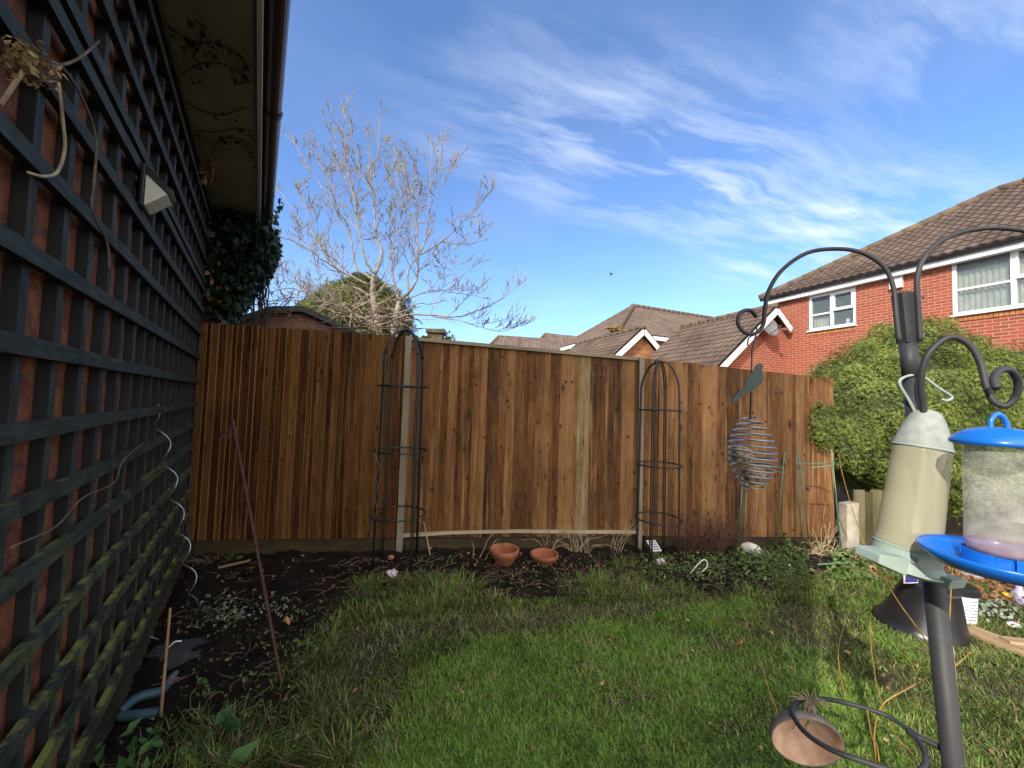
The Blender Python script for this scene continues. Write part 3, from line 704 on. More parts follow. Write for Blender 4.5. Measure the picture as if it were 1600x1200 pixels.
def crown(name, parent, lobes, n, size, mat, seed, up=.2, shell=.12, accept=None):
    rg_ = np.random.default_rng(seed); vol = np.array([l[3]*l[5]+l[3]*l[4] for l in lobes]); pick = rg_.choice(len(lobes), n*2, p=vol/vol.sum())
    d = rg_.normal(0, 1, (n*2, 3)); d /= np.linalg.norm(d, axis=1)[:, None]
    C = np.array([l[:3] for l in lobes])[pick]; Rr = np.array([l[3:6] for l in lobes])[pick]
    bump = np.array([mn.noise(Vector(x)*2.6+Vector((seed, 0, pk*3.1)))+.5*mn.noise(Vector(x)*7+Vector((0, seed, pk))) for x, pk in zip(d, pick)])
    rad = 1+.17*bump-np.abs(rg_.normal(0, shell, n*2))+np.where(rg_.random(n*2) < .03, rg_.uniform(.02, .12, n*2), 0)
    P = C+d*Rr*rad[:, None]; nr = d/Rr; nr /= np.linalg.norm(nr, axis=1)[:, None]
    keep = np.ones(len(P), bool)
    for i, l in enumerate(lobes):
        q = (P-np.array(l[:3]))/np.array(l[3:6]); ins = (q**2).sum(1) < .72; keep &= ~(ins & (pick != i))
    keep &= P[:, 2] > .02
    keep &= (bump > -.28) | (rg_.random(len(P)) < .35)
    if accept is not None: keep &= accept(P)
    P = P[keep][:n]; nr = nr[keep][:n]; nr[:, 2] += up; bump = bump[keep][:n]
    sz = size*rg_.uniform(.6, 1.35, len(P)); V, Fa, k = leaves(P, nr, sz, 'spray', .55, seed=seed)
    cl = np.array([mn.noise(Vector(p)*3.2) for p in P])
    t = np.clip(.5+.8*cl+.35*bump+rg_.normal(0, .2, len(P)), 0, 1)
    return npmesh(name, V, Fa, mat, parent, np.repeat(t, k))
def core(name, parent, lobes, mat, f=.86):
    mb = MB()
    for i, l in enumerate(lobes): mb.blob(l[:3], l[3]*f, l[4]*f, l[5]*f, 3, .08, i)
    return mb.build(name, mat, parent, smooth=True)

# ------------------------------------------------------------------ hedge at right
hd = thing('conifer_hedge', 'large yellow green conifer bush beyond the right end of the fence', 'hedge')
hl = [(5.0, 5.0, 1.35, 1.12, .95, 1.05), (4.45, 4.75, 1.25, .74, .72, .84), (5.75, 4.9, 1.35, .90, .78, .92), (5.35, 5.1, 1.88, .72, .7, .80), (4.05, 4.4, 1.40, .46, .42, .56), (5.0, 4.45, .85, .75, .6, .58), (4.35, 4.35, .95, .42, .40, .42)]
sb_ = D(1289, 668, 3.86); hl.append((sb_.x, sb_.y+.02, sb_.z, .14, .10, .24)); sb2 = D(1345, 690, 3.95); hl.append((sb2.x, sb2.y+.1, sb2.z, .24, .2, .34))
core('inner_foliage', hd, hl, M_CORE, .80)
crown('foliage', hd, hl, 115000, .046, M_HEDGE, 11)
mb = MB(); mb.tube([(5.0, 5.0, -.05), (5.02, 5.0, .7), (5.1, 5.05, 1.6)], [.09, .07, .03], 10, 4); mb.build('trunk', M_BARK, hd)
settle(hd, (5.0, 5.0, 0))
h2 = thing('conifer_hedge', 'green conifer bush at the right edge behind the blue feeder', 'hedge')
hl2 = [(6.75, 5.2, 1.30, .80, .9, 1.10), (7.6, 5.2, 1.25, .9, .9, 1.1)]
core('inner_foliage', h2, hl2, M_CORE); crown('foliage', h2, hl2, 24000, .05, M_HEDGE, 12)
mb = MB(); mb.tube([(6.8, 5.2, -.05), (6.8, 5.2, 1.2)], [.08, .04], 10); mb.build('trunk', M_BARK, h2); settle(h2, (6.8, 5.2, 0))

# ------------------------------------------------------------------ ivy on the far part of the house wall
iv = thing('ivy', 'dark glossy ivy hanging from the gutter end beside the trellis', 'climbing plant')
IVP = [(318, 290), (345, 255), (372, 235), (400, 255), (418, 285), (440, 292), (438, 320), (428, 345), (432, 395), (422, 430), (405, 452), (388, 470), (372, 500), (330, 505), (318, 420)]
def ivy_pts(n, poly, s0, s1, o0, o1, z0, z1, seed):
    rg_ = np.random.default_rng(seed); outp = []
    while sum(map(len, outp)) < n:
        m = n*4; s = rg_.uniform(s0, s1, m); o = rg_.uniform(o0, o1, m); z = rg_.uniform(z0, z1, m)
        P = np.array(A)[None]+s[:, None]*np.array(U)+o[:, None]*np.array(NO); P[:, 2] = z
        x, y = proj(P); k = inpoly(x, y, poly); outp.append(P[k])
    return np.concatenate(outp)[:n]
P = ivy_pts(6800, IVP, 2.15, s_end+.1, -.03, .62, 1.6, 3.12, 5)
V, Fa, k = leaves(P, np.tile(np.array([NO.x, NO.y, .25]), (len(P), 1)), rng.uniform(.035, .085, len(P)), 'ivy', .7, seed=6)
npmesh('leaves', V, Fa, M_IVY, iv, np.repeat(np.clip(rng.normal(.4, .3, len(P)), 0, 1), k))
P = ivy_pts(520, [(400, 275), (436, 283), (444, 305), (432, 350), (436, 395), (424, 432), (402, 455)], 1.9, s_end+.2, .5, .86, 2.2, 3.2, 25)
V, Fa, k = leaves(P, np.tile(np.array([NO.x, NO.y, .25]), (len(P), 1)), rng.uniform(.03, .07, len(P)), 'ivy', .8, seed=26)
npmesh('outer_leaves', V, Fa, M_IVY, iv, np.repeat(np.clip(rng.normal(.45, .3, len(P)), 0, 1), k))
mb = MB(); r = random.Random(4)
for i in range(46):
    s = r.uniform(2.3, s_end-.1); o = r.uniform(-.02, .45); z = r.uniform(1.6, 2.4); pts = [WP(s, 3.09, o)]
    for j in range(5): s += r.uniform(-.15, .15); o += r.uniform(-.08, .06); pts.append(WP(s, 3.09-(3.09-z)*(j+1)/5, max(o, -.02)))
    mb.tube(pts, [.008]*3+[.006]*3, 5, 3)
mb.build('stems', M_DVINE, iv)
# runners across the soffit, with a few leaves
mb = MB(); LP = []
for path in ([(262, 40), (300, 65), (335, 68), (372, 85), (388, 110)], [(285, 115), (320, 98), (360, 105), (392, 130)], [(290, 160), (320, 175), (352, 178), (385, 168)], [(300, 205), (340, 206), (372, 200), (392, 205)], [(305, 30), (318, 45), (310, 75), (300, 90)], [(330, 240), (350, 215), (390, 225), (394, 250)]):
    pts = [G(x, y, ZS-.005) for x, y in path]; q, _ = catmull([Vector(p) for p in pts], .004, 6); mb.tube(q, .003, 5)
    for p in q:
        for _ in range(3):
            if r.random() < .35: LP.append((p.x+r.uniform(-.03, .03), p.y+r.uniform(-.04, .04), ZS-.02-r.random()*.03))
mb.build('runners', M_DVINE, iv)
LP = np.array(LP); V, Fa, k = leaves(LP, np.tile(np.array([0, 0, -1.]), (len(LP), 1)), rng.uniform(.018, .036, len(LP)), 'ivy', .5, seed=8)
npmesh('runner_leaves', V, Fa, M_IVY, iv, np.repeat(np.clip(rng.normal(.2, .2, len(LP)), 0, 1), k)); 
# a few brown dead leaves in it
P = ivy_pts(420, [(322, 380), (355, 370), (350, 480), (322, 480)], 2.2, 4.0, 0, .3, 1.6, 3.1, 9); P2 = ivy_pts(30, [(298, 240), (332, 240), (332, 280), (300, 280)], 1.2, 3.0, 0, .2, 2.4, 3.1, 10)
P = np.concatenate([P, P2]); V, Fa, k = leaves(P, np.tile(np.array([NO.x, NO.y, .25]), (len(P), 1)), .07, 'leaf', .7, seed=6)
o = npmesh('dead_leaves', V, Fa, M_LITTER, iv, np.repeat(rng.uniform(0, .8, len(P)), k)); settle(iv, WP(3, 0, 0))

# ------------------------------------------------------------------ neighbour house right
def to_xy(P0, d, u): return (P0[0]+d[0]*u, P0[1]+d[1]*u)
def holed_wall(mb, P0, d, u0, u1, z0, z1, holes, depth=.09, inn=None):
    us = sorted({u0, u1, *[h[0] for h in holes], *[h[1] for h in holes]}); zs = sorted({z0, z1, *[h[2] for h in holes], *[h[3] for h in holes]})
    for a, b_ in zip(us[:-1], us[1:]):
        for c, e in zip(zs[:-1], zs[1:]):
            if any(h[0] <= a and b_ <= h[1] and h[2] <= c and e <= h[3] for h in holes): continue
            p, q = to_xy(P0, d, a), to_xy(P0, d, b_)
            mb.add([(*p, c), (*q, c), (*q, e), (*p, e)], [(0, 1, 2, 3)], [[(a, c), (b_, c), (b_, e), (a, e)]])
    for h in holes:
        p, q = to_xy(P0, d, h[0]), to_xy(P0, d, h[1]); pi = (p[0]+inn[0]*depth, p[1]+inn[1]*depth); qi = (q[0]+inn[0]*depth, q[1]+inn[1]*depth)
        for (a, b_, c, e) in (((*p, h[2]), (*q, h[2]), (*qi, h[2]), (*pi, h[2])), ((*p, h[3]), (*q, h[3]), (*qi, h[3]), (*pi, h[3])), ((*p, h[2]), (*pi, h[2]), (*pi, h[3]), (*p, h[3])), ((*q, h[2]), (*qi, h[2]), (*qi, h[3]), (*q, h[3]))):
            mb.add([a, b_, c, e], [(0, 1, 2, 3)], [[(0, 0), (.1, 0), (.1, .1), (0, .1)]])
nh = thing('neighbour_house', 'two storey red brick house with white windows at the right edge', 'house')
C0 = D(1216, 469, 12.6); CE = D(1600, 380, 7.9); dv = Vector((CE.x-C0.x, CE.y-C0.y, 0)); dv.normalize(); P0 = (C0.x, C0.y); dd = (dv.x, dv.y); inn = (-dv.y, dv.x)
if inn[0] < 0: inn = (-inn[0], -inn[1])
ze = 5.0
def on_wall(px, py):                            # pixel -> (u, z) on this wall
    d = ray(px, py); a = np.array([[d.x, -dd[0]], [d.y, -dd[1]]]); t, u = np.linalg.solve(a, np.array(P0)); return u, H+d.z*t
u1a, zA1 = on_wall(1264, 463); u1b, zA2 = on_wall(1337, 449); _, zA0 = on_wall(1262, 520); _, zA3 = on_wall(1337, 509)
u2a, zB1 = on_wall(1487, 408); _, zB0 = on_wall(1490, 496)
hA = (u1a, u1b, (zA0+zA3)/2, (zA1+zA2)/2); hB = (u2a, u2a+1.8, zB0, zB1)
print('windows', hA, hB)
mb = MB(); holed_wall(mb, P0, dd, 0, 9.5, 0, ze+.05, [hA, hB], .10, inn)
p, q = to_xy(P0, dd, 0), to_xy(to_xy(P0, dd, 0), inn, 7); wallquad(mb, q, p, 0, ze+.05)
p, q = to_xy(P0, dd, 9.5), to_xy(to_xy(P0, dd, 9.5), inn, 7); wallquad(mb, p, q, 0, ze+.05)
mb.build('wall', B_RED, nh)
ns = Vector((-inn[0], -inn[1], 0)); dv3 = Vector((*dd, 0))
def wp(u, o, z): return Vector((P0[0]+dd[0]*u, P0[1]+dd[1]*u, z))+ns*o
def window(parent, h, split=.5, topfrac=.5, rp=None):
    u0, u1, z0, z1 = h; o = -.045
    mb = MB(); f = .065
    def fr(a, b_, th=f, dpt=.07, off=o): mb.bar(wp(a[0], off, a[1]), wp(b_[0], off, b_[1]), dpt if False else th, dpt, up=ns)
    um = u0+(u1-u0)*split
    fr((u0+f/2, z0+.04), (u0+f/2, z1)); fr((u1-f/2, z0+.04), (u1-f/2, z1)); fr((u0+f, z1-f/2), (u1-f, z1-f/2)); fr((u0+f, z0+f/2+.04), (u1-f, z0+f/2+.04)); fr((um, z0+f+.04), (um, z1-f), .075)
    zm = z0+(z1-z0)*topfrac
    fr((u0+f, zm-.04), (um-.038, zm-.04), .045, .05); fr((um+.038, zm+.02), (u1-f, zm+.02), .075, .085, o+.012)
    for (a, b_) in ((um+.038, u1-f),):        # opening top sash
        fr((a+.02, zm+.06), (a+.02, z1-f), .04, .085, o+.012); fr((b_-.02, zm+.06), (b_-.02, z1-f), .04, .085, o+.012); fr((a+.04, z1-f-.02), (b_-.04, z1-f-.02), .04, .085, o+.012)
    w_ = mb.build('window', M_WHITE, parent)
    mb = MB(); mb.bar(wp(u0-.03, .015, z0+.018), wp(u1+.03, .015, z0+.018), .15, .036, up=(0, 0, 1)); mb.build('sill', M_WHITE, w_)
    mb = MB(); mb.add([wp(u0+.03, o-.01, z0), wp(u1-.03, o-.01, z0), wp(u1-.03, o-.01, z1), wp(u0+.03, o-.01, z1)], [(0, 1, 2, 3)]); mb.build('pane', G_WIN, w_)
    mb = MB(); V = [wp(u0-.05, -1.2*k, z) for k in (0,) for z in ()]
    a = [wp(u0-.02, -.12, z0-.02), wp(u1+.02, -.12, z0-.02), wp(u1+.02, -1.3, z0-.02), wp(u0-.02, -1.3, z0-.02), wp(u0-.02, -.12, z1+.02), wp(u1+.02, -.12, z1+.02), wp(u1+.02, -1.3, z1+.02), wp(u0-.02, -1.3, z1+.02)]
    mb.add(a, [(0, 1, 2, 3), (4, 5, 6, 7), (1, 2, 6, 5), (2, 3, 7, 6), (3, 0, 4, 7)]); mb.build('room', M_ROOM, w_)
    return w_
wA = window(nh, hA); wB = window(nh, hB, split=.5)
def curtain(parent, u0, u1, z0, z1, off=-.16, fold=.09):
    mb = MB(); n = int((u1-u0)/.015); V = []
    for i in range(n+1):
        u = u0+(u1-u0)*i/n; o = off+.022*math.sin(i*.015/fold*6.283)
        V += [wp(u, o, z0), wp(u, o, z1)]
    mb.add(V, [(2*i, 2*i+2, 2*i+3, 2*i+1) for i in range(n)]); mb.build('curtain', M_CURT, parent, smooth=True)
curtain(wB, hB[0]+.04, hB[1]-.04, hB[2]+.02, hB[3]-.03)
curtain(wA, hA[0]+.04, hA[0]+.45, hA[2]+.02, hA[2]+.42)
mb = MB(); c = wp(hA[1]-.28, -.18, hA[2]+.02); mb.lathe([(0, 0), (.06, 0), (.07, .05), (.03, .13), (.05, .18), (.04, .24), (0, .27)], c, 12); o_ = mb.build('ornament', M_WHITE, wA, smooth=True)
r = random.Random(3)
for h in (hA, hB):
    mb = MB(); n = int((h[1]-h[0]+.1)/.075)
    for i in range(n): mb.t = r.random(); mb.bar(wp(h[0]-.05+i*.075+.034, -.02, h[2]-.115), wp(h[0]-.05+i*.075+.034, -.02, h[2]-.008), .065, .09, up=ns)
    mb.build('soldier_course', B_SILL, nh)
mb = MB(); mb.bar(wp(-.35, .18, ze+.02), wp(9.6, .18, ze+.02), .028, .20, up=(0, 0, 1)); mb.build('fascia', M_WHITE, nh)
mb = MB(); mb.bar(wp(-.35, .085, ze-.07), wp(9.6, .085, ze-.07), .16, .012, up=(0, 0, 1)); mb.build('soffit', M_WHITE, nh)
mb = MB(); mb.tube([wp(-.42, .25, ze+.10), wp(9.7, .25, ze+.10)], .055, 8)
gt = mb.build('gutter', M_GUTB, nh)
for k in range(11):
    mb = MB(); mb.tube([wp(.3+k*.9, .25, ze+.10), wp(.34+k*.9, .25, ze+.10)], .064, 8); mb.build('bracket', M_GUTB, gt)
eo = .30; ez = ze+.14; hs = 3.5; rh = 2.5
e0, e1 = wp(-.42, eo, ez), wp(9.9, eo, ez); r0, r1 = wp(3.75, -hs, ez+rh+.05), wp(9.9, -hs, ez+rh+.05); b0 = wp(-.42, -2*hs-eo, ez); b1 = wp(9.9, -2*hs-eo, ez)
mb = MB(); tile_grid(mb, [e0, e1, r1, r0], tseed=8); tile_grid(mb, [b0, e0, r0], tseed=9); tile_grid(mb, [b1, b0, r0, r1], tseed=10)
rf = mb.build('roof', M_TILE, nh)
mb = MB(); ridge(mb, e0+Vector((0, 0, .02)), r0+Vector((0, 0, .03))); ridge(mb, r0+Vector((0, 0, .03)), r1+Vector((0, 0, .03))); mb.build('ridge_tiles', M_RIDGE, rf, smooth=True)
u_, z_ = on_wall(1402, 440); mb = MB(); mb.box(wp(u_, .05, z_+.02), .26, .1, .42, rz=math.atan2(dd[1], dd[0])); mb.build('alarm_box', M_FASCIA, nh, bevel=.01)
settle(nh, (*P0, 0))

# satellite dish & garage gable
ga = thing('gabled_extension', 'brick gable with white bargeboards and tiled roof joined to the red house', 'building')
pk = D(1203, 481, 12.0); gd = Vector((-.38, 1, 0)).normalized(); gx = Vector((gd.y, -gd.x, 0)); pt = math.tan(R(40)); hw = 3.0; hwr = .62; gl = 3.6
apex = Vector((pk.x, pk.y, pk.z)); 
wz = apex.z-.2
mb = MB(); base = Vector((apex.x, apex.y, 0))
pl = base-gx*hw; pr_ = base+gx*1.2
def gv(p, z): return (p.x, p.y, z)
poly = [gv(pl, 0), gv(pr_, 0), gv(pr_, wz-1.2*pt), gv(base, wz), gv(pl, wz-hw*pt)]; uvs = [(0, 0), (hw+1.2, 0), (hw+1.2, wz-1.2*pt), (hw, wz), (0, wz-hw*pt)]
back = [tuple(Vector(p)+gd*gl) for p in poly]
mb.add(poly, [(0, 1, 2, 3, 4)], [uvs]); mb.add(back, [(4, 3, 2, 1, 0)], [uvs[::-1]])
mb.add([poly[0], back[0], back[4], poly[4]], [(0, 1, 2, 3)], [[(0, 0), (gl, 0), (gl, 2), (0, 2)]])
mb.build('wall', B_RED, ga)
mb = MB(); ov = gd*-.22
tile_grid(mb, [apex-gx*hw*1.08+ov-Vector((0, 0, hw*1.08*pt)), apex-gx*hw*1.08+gd*gl-Vector((0, 0, hw*1.08*pt)), apex+gd*gl, apex+ov][::1], tseed=11)
tile_grid(mb, [apex+gx*hwr+gd*gl-Vector((0, 0, hwr*pt)), apex+gx*hwr+ov-Vector((0, 0, hwr*pt)), apex+ov, apex+gd*gl], tseed=12)
rr_ = mb.build('roof', M_TILE, ga)
mb = MB(); ridge(mb, apex+ov+Vector((0, 0, .03)), apex+gd*gl+Vector((0, 0, .03)), .09); mb.build('ridge_tiles', M_RIDGE, rr_, smooth=True)
mb = MB(); dn = Vector((0, 0, -.14)); f_ = gd*-.24
mb.bar(apex+f_+dn, apex+f_+dn-gx*hw*1.06-Vector((0, 0, hw*1.06*pt)), .028, .17, up=gx); mb.bar(apex+f_+dn, apex+f_+dn+gx*(hwr+.02)-Vector((0, 0, (hwr+.02)*pt)), .028, .17, up=gx)
mb.build('bargeboard', M_WHITE, ga)
mb = MB(); pp = D(1241, 520, 12.25); mb.tube([(pp.x, pp.y, 0), (pp.x, pp.y, pp.z)], .022, 8); mb.build('downpipe', M_WHITE, ga); settle(ga, base)
dish = thing('satellite_dish', 'round grey satellite dish under the gable of the brick extension', 'satellite dish')
dc = D(1203, 511, 11.62); dn_ = Vector((.25, -.95, .28)).normalized(); Mq = Vector((0, 0, 1)).rotation_difference(dn_).to_matrix()
mb = MB(); mb.lathe([(0, -.05), (.12, -.04), (.24, -.005), (.30, .03), (.295, .034), (.24, 0), (.12, -.03), (0, -.04)], dc, 24, Mq); mb.build('reflector', M_DISH, dish, smooth=True)
mb = MB(); mb.tube([dc+Mq @ Vector((0, -.25, 0)), dc+Mq @ Vector((0, -.18, .3))], .012, 6); mb.box(dc+Mq @ Vector((0, -.16, .32)), .07, .07, .1); mb.build('feed_arm', M_GUTB, dish)
mb = MB(); mb.tube([dc+Mq @ Vector((0, 0, -.05)), dc+gd*.35], .02, 6); mb.build('bracket', M_GUTB, dish); settle(dish, dc)

# mid-distance house
mh = thing('hipped_house', 'brick house with hipped brown tiled roof in the middle distance', 'house')
A_ = D(876, 545, 24.8); B_ = D(965, 518, 18.6); Rr_ = D(989, 479, 24.0); Ee = D(1085, 531, 20.6); Sx = D(1123, 491, 25.5)
zeav = 5.0
for q in (A_, B_, Ee): q.z = zeav
ed = (Ee-B_).normalized(); k_ = min(range(400), key=lambda i: abs(proj([Rr_+ed*(i*.02)])[0][0]-1123)); Sx = Rr_+ed*(k_*.02)
mb = MB()
tile_grid(mb, [A_, B_, Rr_], tseed=13); tile_grid(mb, [B_, Ee+(Ee-B_)*.8, Sx+(Ee-B_)*.5, Rr_], tseed=14)
b1_ = A_+(Ee-B_)*3; tile_grid(mb, [b1_, A_, Rr_, Sx+(Ee-B_)*.5], tseed=15)
rr_ = mb.build('roof', M_TILEF, mh)
mb = MB(); ridge(mb, B_+Vector((0, 0, .05)), Rr_+Vector((0, 0, .05)), .15); ridge(mb, Rr_+Vector((0, 0, .05)), Sx+Vector((0, 0, .05)), .14); ridge(mb, A_, Rr_, .12); mb.build('ridge_tiles', M_RIDGE, rr_, smooth=True)
mb = MB(); mb.blob(B_+Vector((0, .1, .10)), .42, .3, .09, 3, .6, 3); mb.build('moss', M_plain('moss_yellow', (.32, .20, .05), .9, .4, 14, .5), rr_)
mb = MB(); q0, q1 = A_.copy(), B_.copy(); dn = Vector((0, 0, -.14)); mb.bar(q0+dn, q1+dn, .03, .2); mb.bar(q1+dn, Ee+dn+(Ee-B_)*.3, .03, .2); mb.build('fascia', M_WHITE, mh)
mb = MB(); cI = (A_+Ee)/2
def inset(p, k=.3): d = (cI-p); d.z = 0; d.normalize(); return p+d*k
ai, bi, ei, fi = inset(A_), inset(B_), inset(Ee+(Ee-B_)*.8), inset(b1_, 1)
for p, q in ((ai, bi), (bi, ei), (ei, fi), (fi, ai)): wallquad(mb, p.to_2d(), q.to_2d(), 0, 5.0)
mb.build('wall', B_ORANGE, mh)
mb = MB(); q = inset(D(893, 549, 23)); q.z = 4.55; mb.box(q, .7, .3, .5, rz=R(-60)); mb.build('window', M_WHITE, mh)
settle(mh, (bi.x, bi.y, 0))
# small gable in front of it
sg = thing('gabled_house', 'small orange brick gable with white bargeboards in front of the hipped house', 'building')
ap = D(1001, 513, 15.2); pt = math.tan(R(41)); hw = 2.3; gl = 5.0; f_ = gd*-.2
base = Vector((ap.x, ap.y, 0)); wz = ap.z-.2
poly = [gv(base-gx*hw, 0), gv(base+gx*hw, 0), gv(base+gx*hw, wz-hw*pt), gv(base, wz), gv(base-gx*hw, wz-hw*pt)]; uvs = [(0, 0), (2*hw, 0), (2*hw, wz-hw*pt), (hw, wz), (0, wz-hw*pt)]
mb = MB(); mb.add(poly, [(0, 1, 2, 3, 4)], [uvs]); back = [tuple(Vector(p)+gd*gl) for p in poly]; mb.add(back, [(4, 3, 2, 1, 0)], [uvs[::-1]])
for i, j in ((0, 4), (1, 2)): mb.add([poly[i], back[i], back[j], poly[j]], [(0, 1, 2, 3)], [[(0, 0), (gl, 0), (gl, 2), (0, 2)]])
mb.build('wall', B_ORANGE, sg)
mb = MB(); dz_ = Vector((0, 0, hw*1.08*pt))
tile_grid(mb, [ap-gx*hw*1.08+f_-dz_, ap-gx*hw*1.08+gd*gl-dz_, ap+gd*gl, ap+f_], tseed=16); tile_grid(mb, [ap+gx*hw*1.08+gd*gl-dz_, ap+gx*hw*1.08+f_-dz_, ap+f_, ap+gd*gl], tseed=17)
rr_ = mb.build('roof', M_TILE, sg); mb = MB(); ridge(mb, ap+f_+Vector((0, 0, .03)), ap+gd*gl+Vector((0, 0, .03)), .09); mb.build('ridge_tiles', M_RIDGE, rr_, smooth=True)
mb = MB(); dn = Vector((0, 0, -.16)); g_ = gd*-.22
mb.bar(ap+g_+dn, ap+g_+dn-gx*hw*1.06-Vector((0, 0, hw*1.06*pt)), .03, .2, up=gx); mb.bar(ap+g_+dn, ap+g_+dn+gx*hw*1.06-Vector((0, 0, hw*1.06*pt)), .03, .2, up=gx); mb.build('bargeboard', M_WHITE, sg)
settle(sg, base)
# far roofs at the left
def far_house(name, label, pts, Y, dy, tseed):
    t = thing(name, label, 'house', 'distant houses behind the fence')
    a, b_, c, d = [D(px, py, Y+k) for (px, py), k in zip(pts, (0, 0, dy, dy))]
    a.z = b_.z = min(a.z, b_.z); z0 = a.z
    m1 = MB(); tile_grid(m1, [a, b_, c, d], tseed=tseed, course=.35, tile=.34)
    n_ = Vector((0, dy*2, 0)); tile_grid(m1, [b_+n_, a+n_, d, c], tseed=tseed+1, course=.35, tile=.34)
    tile_grid(m1, [a+n_, a, d], tseed=tseed+2, course=.35, tile=.34); tile_grid(m1, [b_, b_+n_, c], tseed=tseed+3, course=.35, tile=.34)
    rr = m1.build('roof', M_TILEF, t); m1 = MB(); ridge(m1, d, c, .14); ridge(m1, a, d, .14); ridge(m1, b_, c, .14); m1.build('ridge_tiles', M_RIDGE, rr, smooth=True)
    m1 = MB(); k = .4
    for p, q in (((a.x+k, a.y+k), (b_.x-k, b_.y+k)), ((b_.x-k, b_.y+k), (b_.x-k, b_.y+2*dy-k)), ((b_.x-k, b_.y+2*dy-k), (a.x+k, a.y+2*dy-k)), ((a.x+k, a.y+2*dy-k), (a.x+k, a.y+k))): wallquad(m1, p, q, 0, z0)
    m1.build('wall', B_ORANGE, t); settle(t, (a.x, a.y, 0)); return t
far_house('bungalow', 'low brown roof of a distant house, leftmost above the fence', [(745, 560), (905, 558), (880, 533), (779, 526)], 30, 4, 20)
far_house('house', 'distant brown roof with a small peak between the far bungalow and hipped house', [(815, 562), (960, 560), (900, 528), (852, 522)], 34, 4, 26)
mb = MB(); p = D(811, 535, 29); mb.tube([(p.x, p.y, 0), (p.x, p.y, p.z+.35)], .09, 8); tag(mb.build('vent_pipe', M_RIDGE), 'thin pale vent pipe standing before the distant low roof', 'vent pipe')

# ------------------------------------------------------------------ shed behind the fence
sh = thing('garden_shed', 'brown plastic shed with low pitched dark felt roof behind the left fence', 'shed')
ya = 5.9; apx = D(478, 489, ya); le = D(360, 511, ya); re = D(578, 538, ya); bl = Vector((le.x+.05, ya, 0)); br = Vector((re.x-.02, ya, 0))
zl, zr = le.z-.05, re.z-.02; mb = MB(); n = 14
kink = D(438, 490, ya); kink2 = D(505, 500, ya)
prof = [le, D(430, 489, ya), apx, D(512, 504, ya), re]
for p in prof: p.z -= .0
for i in range(n):                               # lapped horizontal cladding courses
    z0_, z1_ = i*.2, (i+1)*.2
    if z0_ > apx.z: break
    def xr_at(z):
        if z <= min(le.z, re.z)-.12: return bl.x, br.x
        L_ = [p for p in prof]; xl, xrr = None, None
        for a, b_ in zip(L_[:-1], L_[1:]):
            if (a.z-z)*(b_.z-z) <= 0 and abs(a.z-b_.z) > 1e-6:
                x = a.x+(b_.x-a.x)*(z-a.z)/(b_.z-a.z)
                if a.z < b_.z: xl = x
                else: xrr = x
        return (xl if xl is not None else bl.x), (xrr if xrr is not None else br.x)
    z1c = min(z1_, apx.z-.02); a0, b0_ = xr_at(z0_); a1, b1__ = xr_at(z1c)
    mb.add([(a0, ya-.02, z0_), (b0_, ya-.02, z0_), (b1__, ya, z1c), (a1, ya, z1c)], [(0, 1, 2, 3)])
mb.add([(bl.x, ya, 0), (bl.x, ya+2.2, 0), (bl.x, ya+2.2, zl), (bl.x, ya, zl)], [(0, 1, 2, 3)]); mb.add([(br.x, ya, 0), (br.x, ya+2.2, 0), (br.x, ya+2.2, zr), (br.x, ya, zr)], [(0, 1, 2, 3)])
mb.build('wall', M_SHED, sh)
mb = MB()
for a, b_ in zip(prof[:-1], prof[1:]):
    up_ = Vector((0, 0, .085)); e = Vector((0, -.1, 0)); f_ = Vector((0, 2.3, 0)); mb.add([a+e, b_+e, b_+f_, a+f_, a+e+up_, b_+e+up_, b_+f_+up_, a+f_+up_], [(0, 1, 2, 3), (4, 5, 6, 7), (0, 1, 5, 4), (1, 2, 6, 5), (2, 3, 7, 6), (3, 0, 4, 7)])
mb.build('roof', M_FELT, sh); settle(sh, bl)
ch = MB(); p = D(682, 521, 9); ch.box((p.x, p.y, p.z-1.2), .32, .32, 2.4); ch.box((p.x, p.y, p.z+.03), .42, .42, .09)
tag(ch.build('brick_pier', M_plain('old_pier', (.16, .13, .07), .9, .5, 12, .5)), 'square capped brick pier showing above the middle fence rail', 'pier')
# shrubs behind fence
cf = thing('conifer', 'rounded green and yellow conifer behind the shed roof', 'tree')
c0 = D(560, 480, 8.5); cl_ = [(c0.x, 8.6, c0.z-.15, 1.15, .9, .75), (c0.x-.6, 8.5, c0.z-.3, .75, .7, .6), (c0.x+.6, 8.5, c0.z-.5, .6, .7, .8), (c0.x+.1, 8.6, c0.z+.35, .5, .5, .42)]
core('inner_foliage', cf, cl_, M_CORE); crown('foliage', cf, cl_, 16000, .10, M_CONIF, 21)
mb = MB(); mb.tube([(c0.x, 8.6, 0), (c0.x, 8.6, c0.z)], [.14, .06], 8); mb.build('trunk', M_BARK, cf); settle(cf, (c0.x, 8.6, 0))
sp = thing('evergreen_bush', 'small dark leafy bush beside the brick pier above the fence', 'bush')
c0 = D(690, 524, 9.6); cl_ = [(c0.x, 9.6, c0.z-.2, .42, .4, .36), (c0.x-.45, 9.7, c0.z-.3, .3, .3, .3)]
P = []; 
for l in cl_:
    d = rng.normal(0, 1, (450, 3)); d /= np.linalg.norm(d, axis=1)[:, None]; P.append(np.array(l[:3])+d*np.array(l[3:])*rng.uniform(.5, 1, 450)[:, None])
P = np.concatenate(P); V, Fa, k = leaves(P, np.tile([0, -.5, .6], (len(P), 1)).astype(float), .10, 'leaf', .8, seed=3); npmesh('foliage', V, Fa, M_CONIF, sp, np.repeat(rng.uniform(0, .5, len(P)), k))
